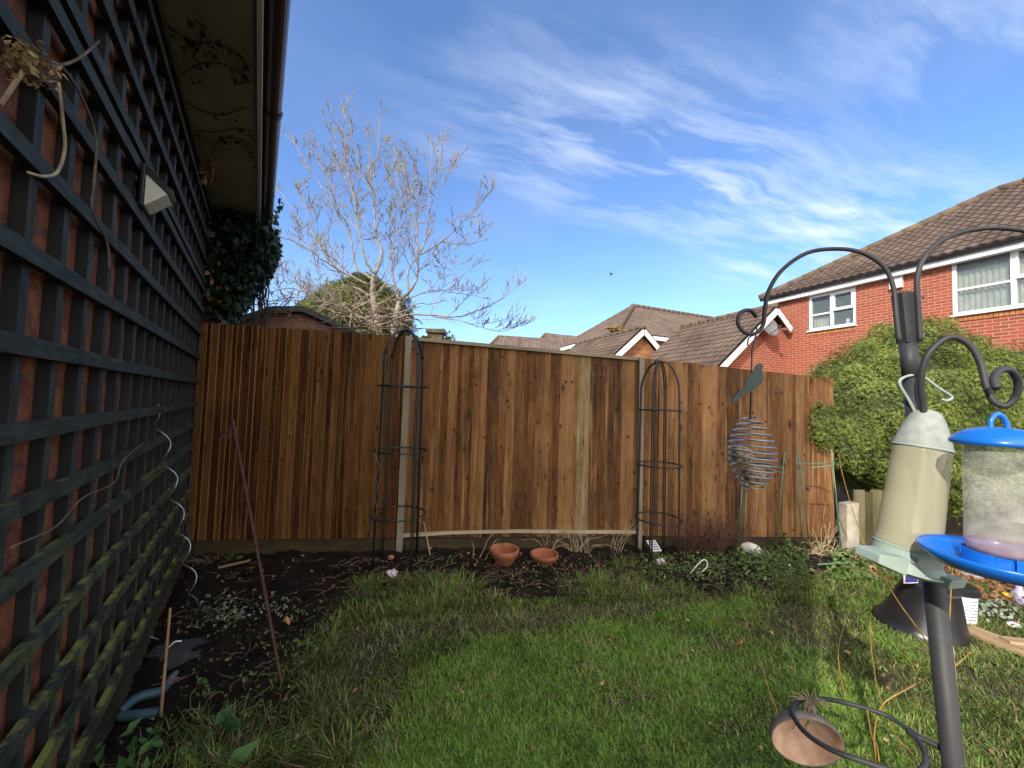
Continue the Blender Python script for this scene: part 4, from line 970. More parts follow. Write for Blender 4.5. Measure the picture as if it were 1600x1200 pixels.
mb = MB(); mb.tube([(c0.x, 9.6, 0), (c0.x, 9.6, c0.z-.2)], [.06, .03], 6); mb.build('stem', M_BARK, sp); settle(sp, (c0.x, 9.6, 0))

# ------------------------------------------------------------------ bare tree
bt = thing('bare_tree', 'pale bare budding tree with two trunks rising behind the left fence', 'tree')
def c4(x, y): return (340+x*.3167, 160+y*.3167)
YT = 6.6; rt = random.Random(12)
br_defs = [  # (points in the close-up, base radius, tip radius, depth change)
 ([(815, 1300), (800, 1140), (770, 1000), (765, 900), (775, 850)], .085, .055, 0),
 ([(775, 850), (810, 740), (780, 640), (765, 450), (760, 330), (790, 250), (800, 110)], .045, .006, .5),
 ([(775, 850), (730, 780), (700, 640), (680, 500), (640, 330), (620, 200), (625, 60)], .038, .006, -.4),
 ([(765, 870), (690, 820), (660, 700), (640, 600), (560, 500), (470, 350), (420, 270), (375, 185)], .034, .006, .4),
 ([(750, 900), (620, 840), (540, 790), (440, 720), (330, 670), (270, 665)], .036, .006, -.7),
 ([(700, 890), (600, 800), (500, 700), (420, 600), (330, 470), (312, 440)], .028, .006, .6),
 ([(765, 960), (680, 910), (600, 840), (500, 700), (450, 560), (400, 420)], .032, .006, .1),
 ([(790, 1090), (680, 1050), (560, 1010), (440, 940), (320, 920), (200, 965)], .036, .006, -.4),
 ([(640, 900), (540, 930), (450, 920), (330, 860), (290, 850)], .018, .005, -.2),
 ([(800, 1110), (700, 1060), (600, 1000), (470, 980), (330, 980), (180, 975)], .028, .005, -.6),
 ([(700, 640), (640, 560), (560, 400), (520, 330), (480, 245)], .016, .005, .5),
 ([(780, 640), (720, 560), (660, 420), (600, 300), (580, 175)], .018, .005, .3),
 ([(765, 450), (720, 380), (690, 290), (660, 150)], .014, .005, .2),
 ([(780, 640), (800, 560), (790, 430), (850, 360), (880, 300)], .016, .005, -.3),
 ([(760, 430), (750, 300), (740, 165)], .012, .004, .3),
 ([(895, 1300), (870, 1140), (880, 1060), (895, 980)], .10, .06, 0),
 ([(895, 980), (870, 900), (860, 780), (850, 640), (845, 450)], .030, .006, .5),
 ([(895, 980), (960, 920), (985, 850), (990, 760), (980, 600), (985, 500), (940, 400), (925, 270)], .046, .006, -.5),
 ([(945, 935), (940, 830), (1000, 740), (1040, 600), (1050, 400), (1055, 215)], .032, .006, .5),
 ([(1000, 750), (1100, 690), (1200, 600), (1280, 520), (1335, 455)], .024, .005, -.6),
 ([(1000, 740), (1060, 600), (1100, 420), (1130, 380), (1165, 310)], .020, .005, .2),
 ([(1050, 420), (1090, 330), (1105, 220)], .010, .004, .2),
 ([(895, 1000), (1000, 940), (1100, 930), (1200, 945), (1290, 960)], .022, .005, .4),
 ([(890, 1050), (1050, 1050), (1180, 1060), (1300, 1020), (1400, 970), (1465, 920)], .028, .005, -.5),
 ([(1050, 1050), (1200, 1080), (1300, 1110), (1400, 1130), (1490, 1095)], .016, .004, -.3),
 ([(985, 850), (1030, 780), (1110, 790), (1190, 855), (1255, 825)], .012, .004, -.2),
 ([(870, 900), (830, 900), (845, 780), (880, 640), (910, 560), (905, 440)], .014, .005, .2),
 ([(1100, 690), (1180, 700), (1260, 690), (1320, 635)], .012, .004, .1),
 ([(980, 600), (940, 560), (900, 480), (880, 360)], .012, .004, .3),
 ([(1000, 740), (970, 640), (1000, 500), (1030, 400), (960, 320)], .012, .004, -.2),
]
tr = MB(); lim = MB(); tw = MB(); bud = MB()
def addbuds(p, d, n=1):
    for _ in range(n):
        q = (d+Vector((rt.uniform(-.7, .7), rt.uniform(-.7, .7), rt.uniform(-.1, .9)))).normalized(); s = rt.uniform(.014, .026)
        x = q.orthogonal().normalized()*s*.28; y = q.cross(x); e = p+q*s; m_ = p+q*s*.45
        bud.add([p, m_+x, m_+y, m_-x, m_-y, e], [(0, 1, 2), (0, 2, 3), (0, 3, 4), (0, 4, 1), (5, 2, 1), (5, 3, 2), (5, 4, 3), (5, 1, 4)])
def twig(p, d, ln, r, lev):
    n = 4; pts = [p]; q = p.copy(); d = d.normalized()
    for i in range(n):
        d = (d+Vector((rt.uniform(-.3, .3), rt.uniform(-.3, .3), .10+rt.uniform(-.16, .16)))).normalized(); q = q+d*(ln/n); pts.append(q.copy())
        if lev < 2 and rt.random() < .75:
            s = (d+Vector((rt.uniform(-1, 1), rt.uniform(-.8, .8), rt.uniform(-.3, .6)))).normalized(); twig(q, s, ln*rt.uniform(.3, .6), r*.6, lev+1)
        if lev >= 1: addbuds(q, d, 1)
    tw.tube(pts, [max(.0032, r*(1-.6*i/n)) for i in range(n+1)], 4 if lev else 5, caps=False); addbuds(q, d, 2)
for bi_, (pts, r0_, r1_, dy) in enumerate(br_defs):
    n = len(pts); W_ = []
    for i, (x, y) in enumerate(pts):
        px, py = c4(x, y); t_ = i/(n-1); W_.append(D(px, py, YT+dy*t_+(.0 if i == 0 else rt.uniform(-.05, .05))))
    trunk = bi_ in (0, 15)
    if trunk: W_[0].z = 0.0 if W_[0].z < .6 else W_[0].z; W_.insert(0, Vector((W_[0].x+.02, W_[0].y, -.02))) if W_[0].z > .01 else None
    k = 5; rad = [(r0_+(r1_-r0_)*(i/(len(W_)-1))**.7)*(.78 if trunk else .66) for i in range(len(W_))]
    P, Q = catmull(W_, rad, k)
    P = [p+Vector((rt.uniform(-1, 1), rt.uniform(-1, 1), rt.uniform(-1, 1)))*.012 if 0 < i < len(P)-1 else p for i, p in enumerate(P)]
    (tr if trunk else lim).tube(P, Q, 8 if r0_ > .03 else 6)
    if trunk: continue
    L_ = len(P)
    for i in range(int(L_*.22), L_):
        if rt.random() < .50:
            d = (P[min(i+1, L_-1)]-P[max(0, i-1)]).normalized(); s = (d*.7+Vector((rt.uniform(-1, 1), rt.uniform(-.9, .9), rt.uniform(0, .8)))).normalized()
            twig(P[i], s, rt.uniform(.25, .68)*(1.1-.5*i/L_), min(.008, Q[i]*.5), 0)
    twig(P[-1], (P[-1]-P[-2]), .2, .005, 1)
tr.build('trunk', M_BARK, bt, smooth=True); lim.build('limbs', M_BARK, bt, smooth=True); tw.build('twigs', M_BARK, bt); bud.build('buds', M_BUD, bt)
b0_ = D(610, 560, YT); settle(bt, (b0_.x, YT, 0))

# dead climber over the shed roof
cb = MB(); r = random.Random(31)
for i in range(46):
    x = r.uniform(350, 600); y = 520-abs(r.gauss(0, 1))*22; pts = []; a = r.uniform(-.6, .4); Yc = r.uniform(5.45, 5.8)
    for j in range(6): pts.append(D(x, min(y, 530), Yc)); x += r.uniform(8, 22)*math.cos(a); y += r.uniform(8, 20)*math.sin(a); a += r.uniform(-.7, .7)
    cb.tube(pts, r.uniform(.003, .009), 5, 4)
tag(cb.build('bare_climber', M_VINE), 'tangle of bare pale stems lying over the shed gable', 'climbing plant')

cb = MB(); r = random.Random(77)
for i in range(80):
    x = r.uniform(400, 640); y = 522-abs(r.gauss(0, 1))*26; pts = []; a = r.uniform(-2.6, .2); Yc = r.uniform(6.1, 7.0)
    for j in range(6): pts.append(D(x, min(y, 535), Yc)); x += r.uniform(8, 20)*math.cos(a); y += r.uniform(6, 14)*math.sin(a); a += r.uniform(-.6, .6)
    cb.tube(pts, r.uniform(.004, .012), 5, 4)
tag(cb.build('bare_thicket', M_BARK), 'pale sunlit thicket of bare stems around the foot of the bare tree', 'shrub')

# bird far up in the sky
bd = MB(); p = D(955, 428, 25); bd.blob(p, .14, .05, .05, 2, .05); bd.add([p+Vector((-.03, 0, 0)), p+Vector((.05, 0, 0)), p+Vector((-.06, .05, .20)), p+Vector((.03, -.03, -.02)), p+Vector((-.10, -.05, -.22)), p+Vector((-.02, 0, -.03))], [(0, 1, 2), (3, 5, 4)])
ob = tag(bd.build('bird', M_GUTB), 'tiny dark bird flying in the blue sky above the roofs', 'bird'); s_ = ob.modifiers.new('s', 'SOLIDIFY'); s_.thickness = .012

# ------------------------------------------------------------------ obelisks
def obelisk(cx_, cy_, ztop, rings, r_b, r_t, phase, label, mat, twin=True):
    t = thing('garden_obelisk', label, 'obelisk', 'metal garden obelisks')
    zs = ztop-.30
    for k in range(4):
        a = phase+k*math.pi/2; m = MB(); 
        for dl in ((-.009, .009) if twin else (0,)):
            pts = [Vector((cx_+r_b*math.cos(a), cy_+r_b*math.sin(a), -.03)), Vector((cx_+(r_b*.5+r_t*.5)*math.cos(a), cy_+(r_b*.5+r_t*.5)*math.sin(a), zs*.5)), Vector((cx_+r_t*math.cos(a), cy_+r_t*math.sin(a), zs))]
            for j in range(1, 7):
                b_ = j/6*math.pi/2; pts.append(Vector((cx_+r_t*math.cos(b_)*math.cos(a), cy_+r_t*math.cos(b_)*math.sin(a), zs+.30*math.sin(b_))))
            off = Vector((-math.sin(a), math.cos(a), 0))*dl
            m.tube([p+off for p in pts], .0068, 6, 3)
        m.build('leg', mat, t, smooth=True)
    for z in rings:
        rr = r_b+(r_t-r_b)*z/zs+.004; m = MB(); n = 28; m.tube([Vector((cx_+(rr+.012)*math.cos(2*math.pi*i/n), cy_+(rr+.012)*math.sin(2*math.pi*i/n), z)) for i in range(n+1)], .0068, 6); m.build('ring', mat, t, smooth=True)
    m = MB(); n = 14; m.tube([Vector((cx_+.022*math.sin(2*math.pi*i/n), cy_, ztop+.026-.022*math.cos(2*math.pi*i/n))) for i in range(n+1)], .0025, 5); m.build('finial', mat, t)
    settle(t, (cx_, cy_, 0)); return t
def ringz(px, py, Y): return D(px, py, Y).z
o1 = G(620, 888); y1 = o1.y; c1 = D(618, 888, y1)
obelisk(c1.x, y1, ringz(640, 516, y1), [ringz(630, 604, y1), ringz(625, 704, y1), ringz(620, 802, y1)], .208, .188, R(50), 'dark green arched metal obelisk, left of the two, by the terracotta bowls', M_OBELG)
o2 = G(1027, 880); y2 = o2.y
obelisk(o2.x, y2, ringz(1038, 565, y2), [ringz(1035, 641, y2), ringz(1033, 726, y2), ringz(1030, 810, y2)], .185, .170, R(-38), 'black arched metal obelisk, right of the two, beside the bare shrub', M_OBEL)
mb = MB(); zt = .0; r = random.Random(5)
pts = [D(x, y, y1-.2) for x, y in ((590, 700), (587, 712), (592, 728), (587, 745), (590, 762), (586, 778), (589, 795), (585, 812))]
mb.tube(pts, .003, 5, 4); tag(mb.build('garden_tie', M_GALV), 'loose silvery wire tie wound on a leg of the left obelisk', 'wire')

# ------------------------------------------------------------------ terracotta bowls
def bowl(px, py, r, h, label, clods, rim=.012):
    p = G(px, py); t = thing('terracotta_bowl', label, 'plant pot', 'terracotta bowls'); m = MB(); z = p.z+.02
    m.lathe([(0, z), (r*.58, z), (r*.66, z+.01), (r*.84, z+h*.55), (r*.9, z+h*.6), (r*.97, z+h*.62), (r, z+h*.9), (r, z+h), (r-rim, z+h+.003), (r-rim-.008, z+h*.9), (r*.8, z+h*.45), (r*.6, z+.02), (0, z+.016)], (p.x, p.y, 0), 36)
    m.build('bowl', M_TERRA, t, smooth=True)
    m = MB(); rr = random.Random(int(px))
    for i in range(clods): a = rr.uniform(0, 6.28); d = rr.uniform(0, r*.4); m.blob((p.x+d*math.cos(a), p.y+d*math.sin(a), z+.03), .018, .016, .012, 1, .3, i)
    if clods: m.build('soil', M_SOILCLOD, t)
    settle(t, (p.x, p.y, z)); return t
bowl(787, 884, .128, .125, 'deeper terracotta bowl holding crumbs of soil, left of the pair', 9)
bowl(850, 884, .122, .085, 'shallow empty terracotta saucer, right of the pair', 0, .01)

# ------------------------------------------------------------------ feeder station
FY = .82; KR = 1.26
fs_ = thing('feeding_station', 'tall dark grey metal bird feeder pole with curved hook arms at right', 'bird feeding station')
top = D(1410, 458, FY); low = D(1494, 1225, FY); dr = (low-top).normalized(); foot = top+dr*(top.z/-dr.z)
def onp(py):                                     # centre of the pole at picture height
    best = min((abs(proj([top+dr*k])[1][0]-py), k) for k in [i*.004 for i in range(420)]); return top+dr*best[1]
pB, pC, pD_ = onp(535), onp(592), onp(872)
mb = MB(); mb.tube([pB, onp(595)], .0150, 24); mb.tube([onp(591), pD_], .0158, 24); mb.tube([pD_, foot-Vector((0, 0, .05))], .0172, 24)
mb.build('pole', M_BLACK, fs_, smooth=False)
for pol in fs_.children[0].data.polygons: pol.use_smooth = len(pol.vertices) == 4
mb = MB(); mb.bar(top, pB+dr*.001, .027, .026, up=(0, 1, 0)); mb.bar(top-dr*.002, top+dr*.003, .023, .022, up=(0, 1, 0))
mb.build('arm_bracket', M_BLACK, fs_, bevel=.002)
def arm(pts, Y0, Y1, r, name='hook_arm'):
    n = len(pts); m = MB(); m.tube([D(x, y, Y0+(Y1-Y0)*i/(n-1)) for i, (x, y) in enumerate(pts)], r, 12, 8); return m.build(name, M_BLACK, fs_, smooth=True)
arm([(1405, 533), (1400, 490), (1396, 450), (1382, 418), (1350, 396), (1310, 389), (1262, 395), (1222, 422), (1201, 455), (1195, 485), (1192, 508), (1180, 521), (1163, 519), (1153, 504), (1158, 488), (1172, 485), (1182, 495)], FY-.02, FY+.05, .0043)
arm([(1438, 533), (1435, 480), (1433, 435), (1446, 400), (1475, 374), (1520, 359), (1570, 357), (1625, 368), (1680, 405), (1700, 450), (1700, 490), (1716, 506), (1735, 500), (1742, 482), (1728, 470)], FY-.02, FY-.03, .0047)
arm([(1446, 700), (1443, 640), (1439, 595), (1448, 558), (1470, 534), (1492, 527), (1517, 541), (1533, 570), (1541, 603), (1553, 627), (1572, 634), (1588, 618), (1590, 594), (1577, 578), (1560, 580), (1553, 592), (1557, 607)], FY-.02, .655, .0056)
mb = MB()
for py in (468, 525):
    for dx in (-9, 9): q = onp(py)+Vector((dx*.0019, -.024, 0)); mb = MB(); mb.blob(q, .0026, .0022, .0026, 1, 0); mb.build('rivet', M_BLACK, fs_)
# lower ring that carries the coconut
zr = .70; rp = [(1478, 1172), (1440, 1153), (1420, 1140), (1385, 1118), (1340, 1103), (1295, 1093), (1255, 1093), (1238, 1106), (1243, 1125), (1262, 1148), (1300, 1172), (1350, 1190), (1400, 1205), (1435, 1206), (1447, 1185), (1437, 1160), (1418, 1142)]
mb = MB(); mb.tube([G(x, y, zr) for x, y in rp], .0052, 10, 6); mb.tube([G(1425, 1148, zr), G(1462, 1165, zr-.003), G(1505, 1200, zr-.005)], .0052, 10, 5); mb.build('ring_holder', M_BLACK, fs_, smooth=True)
settle(fs_, foot)
# cane behind the pole
mb = MB(); mb.tube([D(1487, 1010, .93), D(1496, 1110, .93), D(1508, 1215, .93), D(1560, 1700, .93)], .0035, 8); tag(mb.build('bamboo_cane', M_STRAW), 'thin pale cane standing just behind the feeder pole', 'cane')
# coconut
cc = D(1260, 1158, .93); co_ = thing('coconut_feeder', 'half coconut shell hanging by raffia from the low ring', 'bird feeder')
Mt = Vector((0, 0, 1)).rotation_difference(Vector((-.25, -.92, -.30)).normalized()).to_matrix(); rc = .0735
mb = MB(); mb.mat = 0; mb.lathe([(rc*math.cos(a), rc*.6*math.sin(a)) for a in [R(-90+k*7.5) for k in range(13)]]+[(rc*.985, .004), (rc*.95, .003)], cc, 32, Mt)
mb.mat = 1; mb.lathe([(rc*.95, .003)]+[(rc*.9*math.cos(a), rc*.5*math.sin(a)) for a in [R(-k*9) for k in range(1, 11)]], cc, 32, Mt)
mb.build('shell', [M_COCOUT, M_COCO], co_, smooth=True)
mb = MB(); r = random.Random(8); kp = G(1266, 1100, zr+.004)
for i in range(4): a = i*1.57+.4; mb.tube([kp, cc+Mt @ Vector((rc*.9*math.cos(a)*.3, rc*.9*math.sin(a)*.3, -.03))], .0012, 5)
for i in range(42):
    d = Vector((r.gauss(0, 1), r.gauss(0, .7), abs(r.gauss(.3, .6)))).normalized(); ln = r.uniform(.012, .034); q = kp+d*ln
    mb.tube([kp+Vector((r.uniform(-.008, .008), 0, r.uniform(-.012, .004))), kp+d*ln*.5+Vector((0, 0, .004)), q, q+Vector((d.x*.6, d.y, -.3))*ln*.5], .0010, 4, 3)
mb.blob(kp+Vector((.002, 0, -.012)), .010, .007, .018, 2, .3, 5)
mb.build('raffia', M_STRAW, co_); settle(co_, cc)

# spiral fat ball feeder
SY_ = .87; sf = thing('spiral_feeder', 'wire spiral feeder with fat balls below a green bird silhouette', 'bird feeder')
mb = MB(); mb.tube([D(x, y, SY_) for x, y in ((1168, 540), (1170, 528), (1180, 522), (1183, 512))], .0016, 6, 5); mb.tube([D(1181, 524, SY_), D(1175, 548, SY_), D(1174, 600, SY_), D(1172, 655, SY_)], .0019, 6); mb.build('rod', M_GREENM, sf, smooth=True)
mb = MB(); prof_ = [(1187, 567), (1193, 570), (1191, 579), (1193, 590), (1189, 600), (1181, 608), (1172, 612), (1166, 613), (1156, 622), (1147, 630), (1143, 627), (1155, 612), (1162, 606), (1166, 596), (1173, 585), (1179, 578), (1181, 571)]
q = [D(x, y, SY_-.002) for x, y in prof_]; n = len(q); th = Vector((0, .003, 0)); mb.add(q+[p+th for p in q], [tuple(range(n)), tuple(range(2*n-1, n-1, -1))]+[(i, (i+1) % n, n+(i+1) % n, n+i) for i in range(n)])
mb.build('bird_silhouette', M_GREENM, sf)
mb = MB(); zt_, zb_ = D(1172, 651, SY_).z, D(1180, 768, SY_).z; xt = D(1173, 651, SY_).x; xb = D(1177, 768, SY_).x; nt_ = 12.5; pts = []
for i in range(int(nt_*24)+1):
    a = i/24*2*math.pi; f = i/(nt_*24); rr = .046*math.sin(math.pi*(f*.88+.06))**.75+.001
    pts.append(Vector((xt+(xb-xt)*f+rr*math.cos(a), SY_+rr*math.sin(a), zt_+(zb_-zt_)*f)))
mb.tube(pts, .0019, 6); mb.build('spiral', M_GALV if False else M_plain('steel_wire', (.34, .36, .37), .32, .3, 50, .1, metal=.6), sf, smooth=True)
mb = MB(); q = D(1180, 770, SY_); mb.tube([q, q+Vector((.004, 0, -.008)), q+Vector((.001, 0, -.014)), q+Vector((-.003, 0, -.01))], .0012, 5, 4); mb.build('twine', M_YSTEM, sf)
settle(sf, D(1175, 522, SY_))
for i, (x, y, rr, lab) in enumerate(((1160, 711, .0225, 'round seed fat ball, upper and left in the wire spiral'), (1178, 742, .0235, 'large crumbly fat ball near the bottom of the wire spiral'))):
    mb = MB(); mb.blob(D(x, y, SY_), rr, rr, rr*.92, 4, .10, i); tag(mb.build('fat_ball', M_SEED), lab, 'fat ball', 'fat balls in the spiral feeder')

# bottle feeder (tilted)
bf = thing('bottle_feeder', 'tilted cloudy plastic bottle feeder with grey dome top and pale green tray', 'bird feeder')
BY = .80; ax0 = D(1417, 856, BY); ax1 = D(1449, 640, BY); axd = (ax1-ax0).normalized(); Mb = Vector((0, 0, 1)).rotation_difference(axd).to_matrix(); LN = (ax1-ax0).length
hb = (D(1443, 702, BY)-ax0).dot(axd)
mb = MB(); mb.lathe([(0, .0), (.0455, .0), (.0468, .004), (.0468, .01), (.0452, .016), (.0448, .03), (.0405, hb-.004), (.0400, hb), (0, hb)], ax0, 40, Mb); mb.build('bottle', G_BOT, bf, smooth=True)
mb = MB(); mb.lathe([(.0400, hb), (.0425, hb+.001), (.0425, hb+.005), (.0405, hb+.006)], ax0, 40, Mb); mb.build('collar_ring', M_PALEG, bf, smooth=True)
mb = MB(); hd_ = LN-hb; mb.lathe([(.0412, hb+.006), (.040, hb+.012), (.036, hb+hd_*.35), (.029, hb+hd_*.65), (.0225, hb+hd_*.85), (.016, LN-.004), (.008, LN-.0008), (0, LN)], ax0, 36, Mb); mb.build('dome_top', M_DOME, bf, smooth=True)
mb = MB(); mb.tube([D(x, y, BY+.01) for x, y in ((1430, 645), (1420, 625), (1406, 601), (1410, 591), (1428, 586), (1444, 590), (1466, 606), (1487, 620), (1480, 626), (1472, 624))], .0028, 8, 6); mb.build('hanger', M_PALEG, bf, smooth=True)
mb = MB(); mb.lathe([(0, -.004), (.047, -.004), (.049, .003), (.0475, .005), (.049, -.022), (.056, -.036), (.060, -.036), (.0605, -.040), (.045, -.047), (0, -.048)], ax0, 40, Mb)
mb.build('tray', M_PALEG, bf, smooth=False)
mb = MB(); Xb = Mb @ Vector((1, 0, 0)); Yb = Mb @ Vector((0, -1, 0))
def bl_(x, y, z): return ax0+Mb @ Vector((x, y, z))
for sgn in (-1,):
    P8 = [bl_(-.078, -.03, -.036), bl_(-.04, -.045, -.045), bl_(-.04, .02, -.045), bl_(-.078, .02, -.036), bl_(-.078, -.03, -.018), bl_(-.04, -.045, -.012), bl_(-.04, .02, -.012), bl_(-.078, .02, -.018)]
    mb.hexa(P8); mb.build('spout', M_PALEG, bf, bevel=.002); mb = MB()
P8 = [bl_(.01, -.066, -.048), bl_(.068, -.04, -.048), bl_(.06, .02, -.048), bl_(.01, .0, -.048), bl_(.01, -.070, -.030), bl_(.072, -.042, -.030), bl_(.06, .02, -.030), bl_(.01, .0, -.030)]
mb.hexa(P8); mb.build('perch_lip', M_PALEG, bf, bevel=.002)
mb = MB(); mb.box(bl_(-.03, -.047, -.012), .006, .012, .012, rot=Mb); mb.build('clip', M_PALEG, bf)
settle(bf, ax0)

for c_ in bf.children:
    if c_.name.startswith('hanger'): continue
    for v_ in c_.data.vertices:
        q = v_.co-ax0; al = axd*q.dot(axd); v_.co = ax0+al+(q-al)*1.08
# blue drinker / jar feeder
bj = thing('jar_feeder', 'clear plastic jar feeder with bright blue lid and round blue tray', 'bird feeder')
JY = .655; jc = D(1560, 700, JY); jx, jy = jc.x, JY; zl_ = D(1560, 694, JY).z; zj = D(1560, 866, JY).z
mb = MB(); mb.lathe([(.0490, zl_+.002), (.0500, zl_-.05), (.0500, zj+.012), (.046, zj+.003), (.030, zj), (0, zj)], (jx, jy, 0), 48); mb.build('jar', G_JAR, bj, smooth=True)
mb = MB(); mb.lathe([(.0497, zj+.018), (.0497, zj+.012), (.0455, zj+.0035), (.030, zj+.001), (0, zj+.001)], (jx, jy, 0), 48); mb.build('residue', G_PURP, bj, smooth=True)
mb = MB(); mb.lathe([(.049, zl_), (.0625, zl_-.002), (.0665, zl_+.001), (.0655, zl_+.006), (.058, zl_+.014), (.042, zl_+.023), (.022, zl_+.028), (0, zl_+.029)], (jx, jy, 0), 48); mb.build('lid', M_BLUE, bj, smooth=True)
mb = MB(); zt_ = zl_+.024; mb.tube([Vector((jx-.017, jy, zt_)), Vector((jx-.014, jy, zt_+.016)), Vector((jx-.003, jy, zt_+.026)), Vector((jx+.008, jy, zt_+.025)), Vector((jx+.018, jy, zt_+.014)), Vector((jx+.021, jy, zt_))], .0042, 10, 5); mb.build('hanging_loop', M_BLUE, bj, smooth=True)
mb = MB(); zt_ = zj-.010
mb.lathe([(0, zt_-.010), (.060, zt_-.010), (.085, zt_-.008), (.100, zt_+.004), (.108, zt_+.010), (.110, zt_+.008), (.110, zt_+.004), (.103, zt_-.004), (.088, zt_-.015), (.060, zt_-.018), (0, zt_-.018)][::-1], (jx, jy, 0), 64); mb.build('tray', M_BLUE, bj, smooth=True)
mb = MB()
for k in range(4):
    a0 = R(18+90*k)+R(40); n = 10; V = []
    for i in range(n+1):
        a = a0+R(62)*i/n
        for rr, zz_ in ((.052, zt_-.008), (.056, zt_-.008), (.056, zt_+.014), (.052, zt_+.014)): V.append((jx+rr*math.cos(a), jy+rr*math.sin(a), zz_))
    fc = [(3, 2, 1, 0), tuple(n*4+j for j in range(4))]+[(i*4+j, i*4+(j+1) % 4, i*4+4+(j+1) % 4, i*4+4+j) for i in range(n) for j in range(4)]
    mb.add(V, fc)
mb.lathe([(.048, zt_-.008), (.046, zt_+.006), (.047, zt_+.012)], (jx, jy, 0), 40)
mb.build('base_gates', M_BLUE, bj)
KJ = dict(jar=.82, residue=.82, lid=.86, hanging_loop=.8, tray=.90, base_gates=.82)
for c_ in bj.children:
    for v_ in c_.data.vertices: v_.co.x = jx+(v_.co.x-jx)*KJ[c_.name.split('.')[0]]; v_.co.y = jy+(v_.co.y-jy)*KJ[c_.name.split('.')[0]]
settle(bj, (jx, jy, zl_+.05))
mb = MB(); r = random.Random(4)
for i in range(26):
    a = R(r.uniform(185, 245)); rr = r.uniform(.056, .072); mb.blob((jx+rr*math.cos(a), jy+rr*math.sin(a), zt_-.004), r.uniform(.002, .006), r.uniform(.002, .005), .0022, 1, .4, i)
tag(mb.build('bird_food', M_PINK), 'pale pink and white scraps of food lying in the blue tray', 'bird food')

# ------------------------------------------------------------------ solar light on the trellis
sl_ = thing('solar_light', 'black solar wall light with pale faceted lens on the trellis', 'light')
def on_trel(px, py):
    d = ray(px, py); t = A.dot(NO)/d.dot(NO) if abs(d.dot(NO)) > 1e-6 else 0; p = d*t; return w_s(p), H+p.z
s0_, z0_ = on_trel(222, 292)
print('solar', s0_, z0_)
def sp_(s, z, o): return WP(s0_+s*1.25, z0_+z*1.25, o*1.2)
mb = MB(); hwid = .045
mb.hexa([sp_(-hwid, -.075, .004), sp_(hwid, -.075, .004), sp_(hwid, -.075, .014), sp_(-hwid, -.075, .014), sp_(-hwid, .062, .004), sp_(hwid, .062, .004), sp_(hwid, .062, .014), sp_(-hwid, .062, .014)])
mb.hexa([sp_(-hwid, .03, .0142), sp_(hwid, .03, .0142), sp_(hwid, -.02, .075), sp_(-hwid, -.02, .075), sp_(-hwid, .06, .0142), sp_(hwid, .06, .0142), sp_(hwid, -.005, .085), sp_(-hwid, -.005, .085)])
mb.build('housing', M_DKPLAST, sl_, bevel=.002)
mb = MB(); k = hwid-.002
mb.hexa([sp_(-k, -.073, .016), sp_(k, -.073, .016), sp_(k, -.062, .03), sp_(-k, -.062, .03), sp_(-k, .029, .016), sp_(k, .029, .016), sp_(k, -.021, .073), sp_(-k, -.021, .073)])
mb.build('lens', M_SOLARW, sl_, bevel=.002)
mb = MB()
for i in range(9):
    f = -k+.006+i*(2*k-.012)/8
    for j in range(6): a = sp_(f, -.0595+.0072*j, .0335+.0076*j); mb.blob(a, .0021, .0021, .0021, 1, 0)
mb.build('led_dots', M_plain('led_grid', (.40, .38, .27), .4, .1, 10, 0), sl_); settle(sl_, sp_(0, 0, 0))

# ------------------------------------------------------------------ things by the wall
mb = MB(); pb = G(308, 948); ptp = D(243, 622, 2.18); ax = (ptp-pb); n = 140; x_ = ax.orthogonal().normalized(); y_ = ax.normalized().cross(x_); pts = []
for i in range(n+1):
    f = i/n; a = f*2*math.pi*6.2; rr = .026*min(1, (1-f)*8)*min(1, f*10+.2); pts.append(pb+ax*f+x_*rr*math.cos(a)+y_*rr*math.sin(a))
mb.tube(pts, .0038, 8); tag(mb.build('spiral_stake', M_GALV, smooth=True), 'silvery spiral plant stake leaning by the trellis, topmost', 'plant stake')
mb = MB(); pb = G(300, 905); ptp = D(262, 640, 2.55); ax = (ptp-pb); pts = []
for i in range(n+1):
    f = i/n; a = f*2*math.pi*6+2; rr = .022; pts.append(pb+ax*f+x_*rr*math.cos(a)+y_*rr*math.sin(a))
mb.tube(pts, .0028, 6); tag(mb.build('spiral_stake', M_BLACK, smooth=True), 'dull dark spiral plant stake half hidden behind the silvery one', 'plant stake')
mb = MB(); bs = G(447, 1085); tp = D(366, 672, 1.98)
mb.tube([bs-Vector((0, 0, .05)), bs.lerp(tp, .5)+Vector((-.004, 0, 0)), tp, tp+Vector((-.004, 0, .018)), tp+Vector((-.02, 0, .012)), tp+Vector((-.03, .0, -.03)), tp+Vector((-.055, -.02, -.03)), D(345, 674, 1.93)], [.0072]*3+[.007]*2+[.0055]*3, 8, 5); tag(mb.build('iron_rod', M_RUST, smooth=True), 'rusty ribbed iron rod with a hooked top stuck in the soil', 'rod')
mb = MB(); mb.tube([G(250, 1132), D(258, 1040, G(250, 1132).y+.01), D(266, 950, G(250, 1132).y+.03)], [.007, .006, .005], 8, 4); tag(mb.build('bamboo_cane', M_plain('cane', (.36, .22, .10), .6, .4, 20, .1), smooth=True), 'short brown bamboo cane with a white tie beside the teal tool', 'cane')
mb = MB(); q = D(264, 1012, 1.6); mb.tube([q, q+Vector((.01, -.01, .01)), q+Vector((.03, -.01, .03)), q+Vector((.05, 0, .028))], .0025, 5, 4); tag(mb.build('plant_tie', M_WHITE), 'small white tie at the short brown cane', 'tie')
tl = thing('hand_tool', 'hand tool with two curved teal handles lying under the trellis', 'tool')
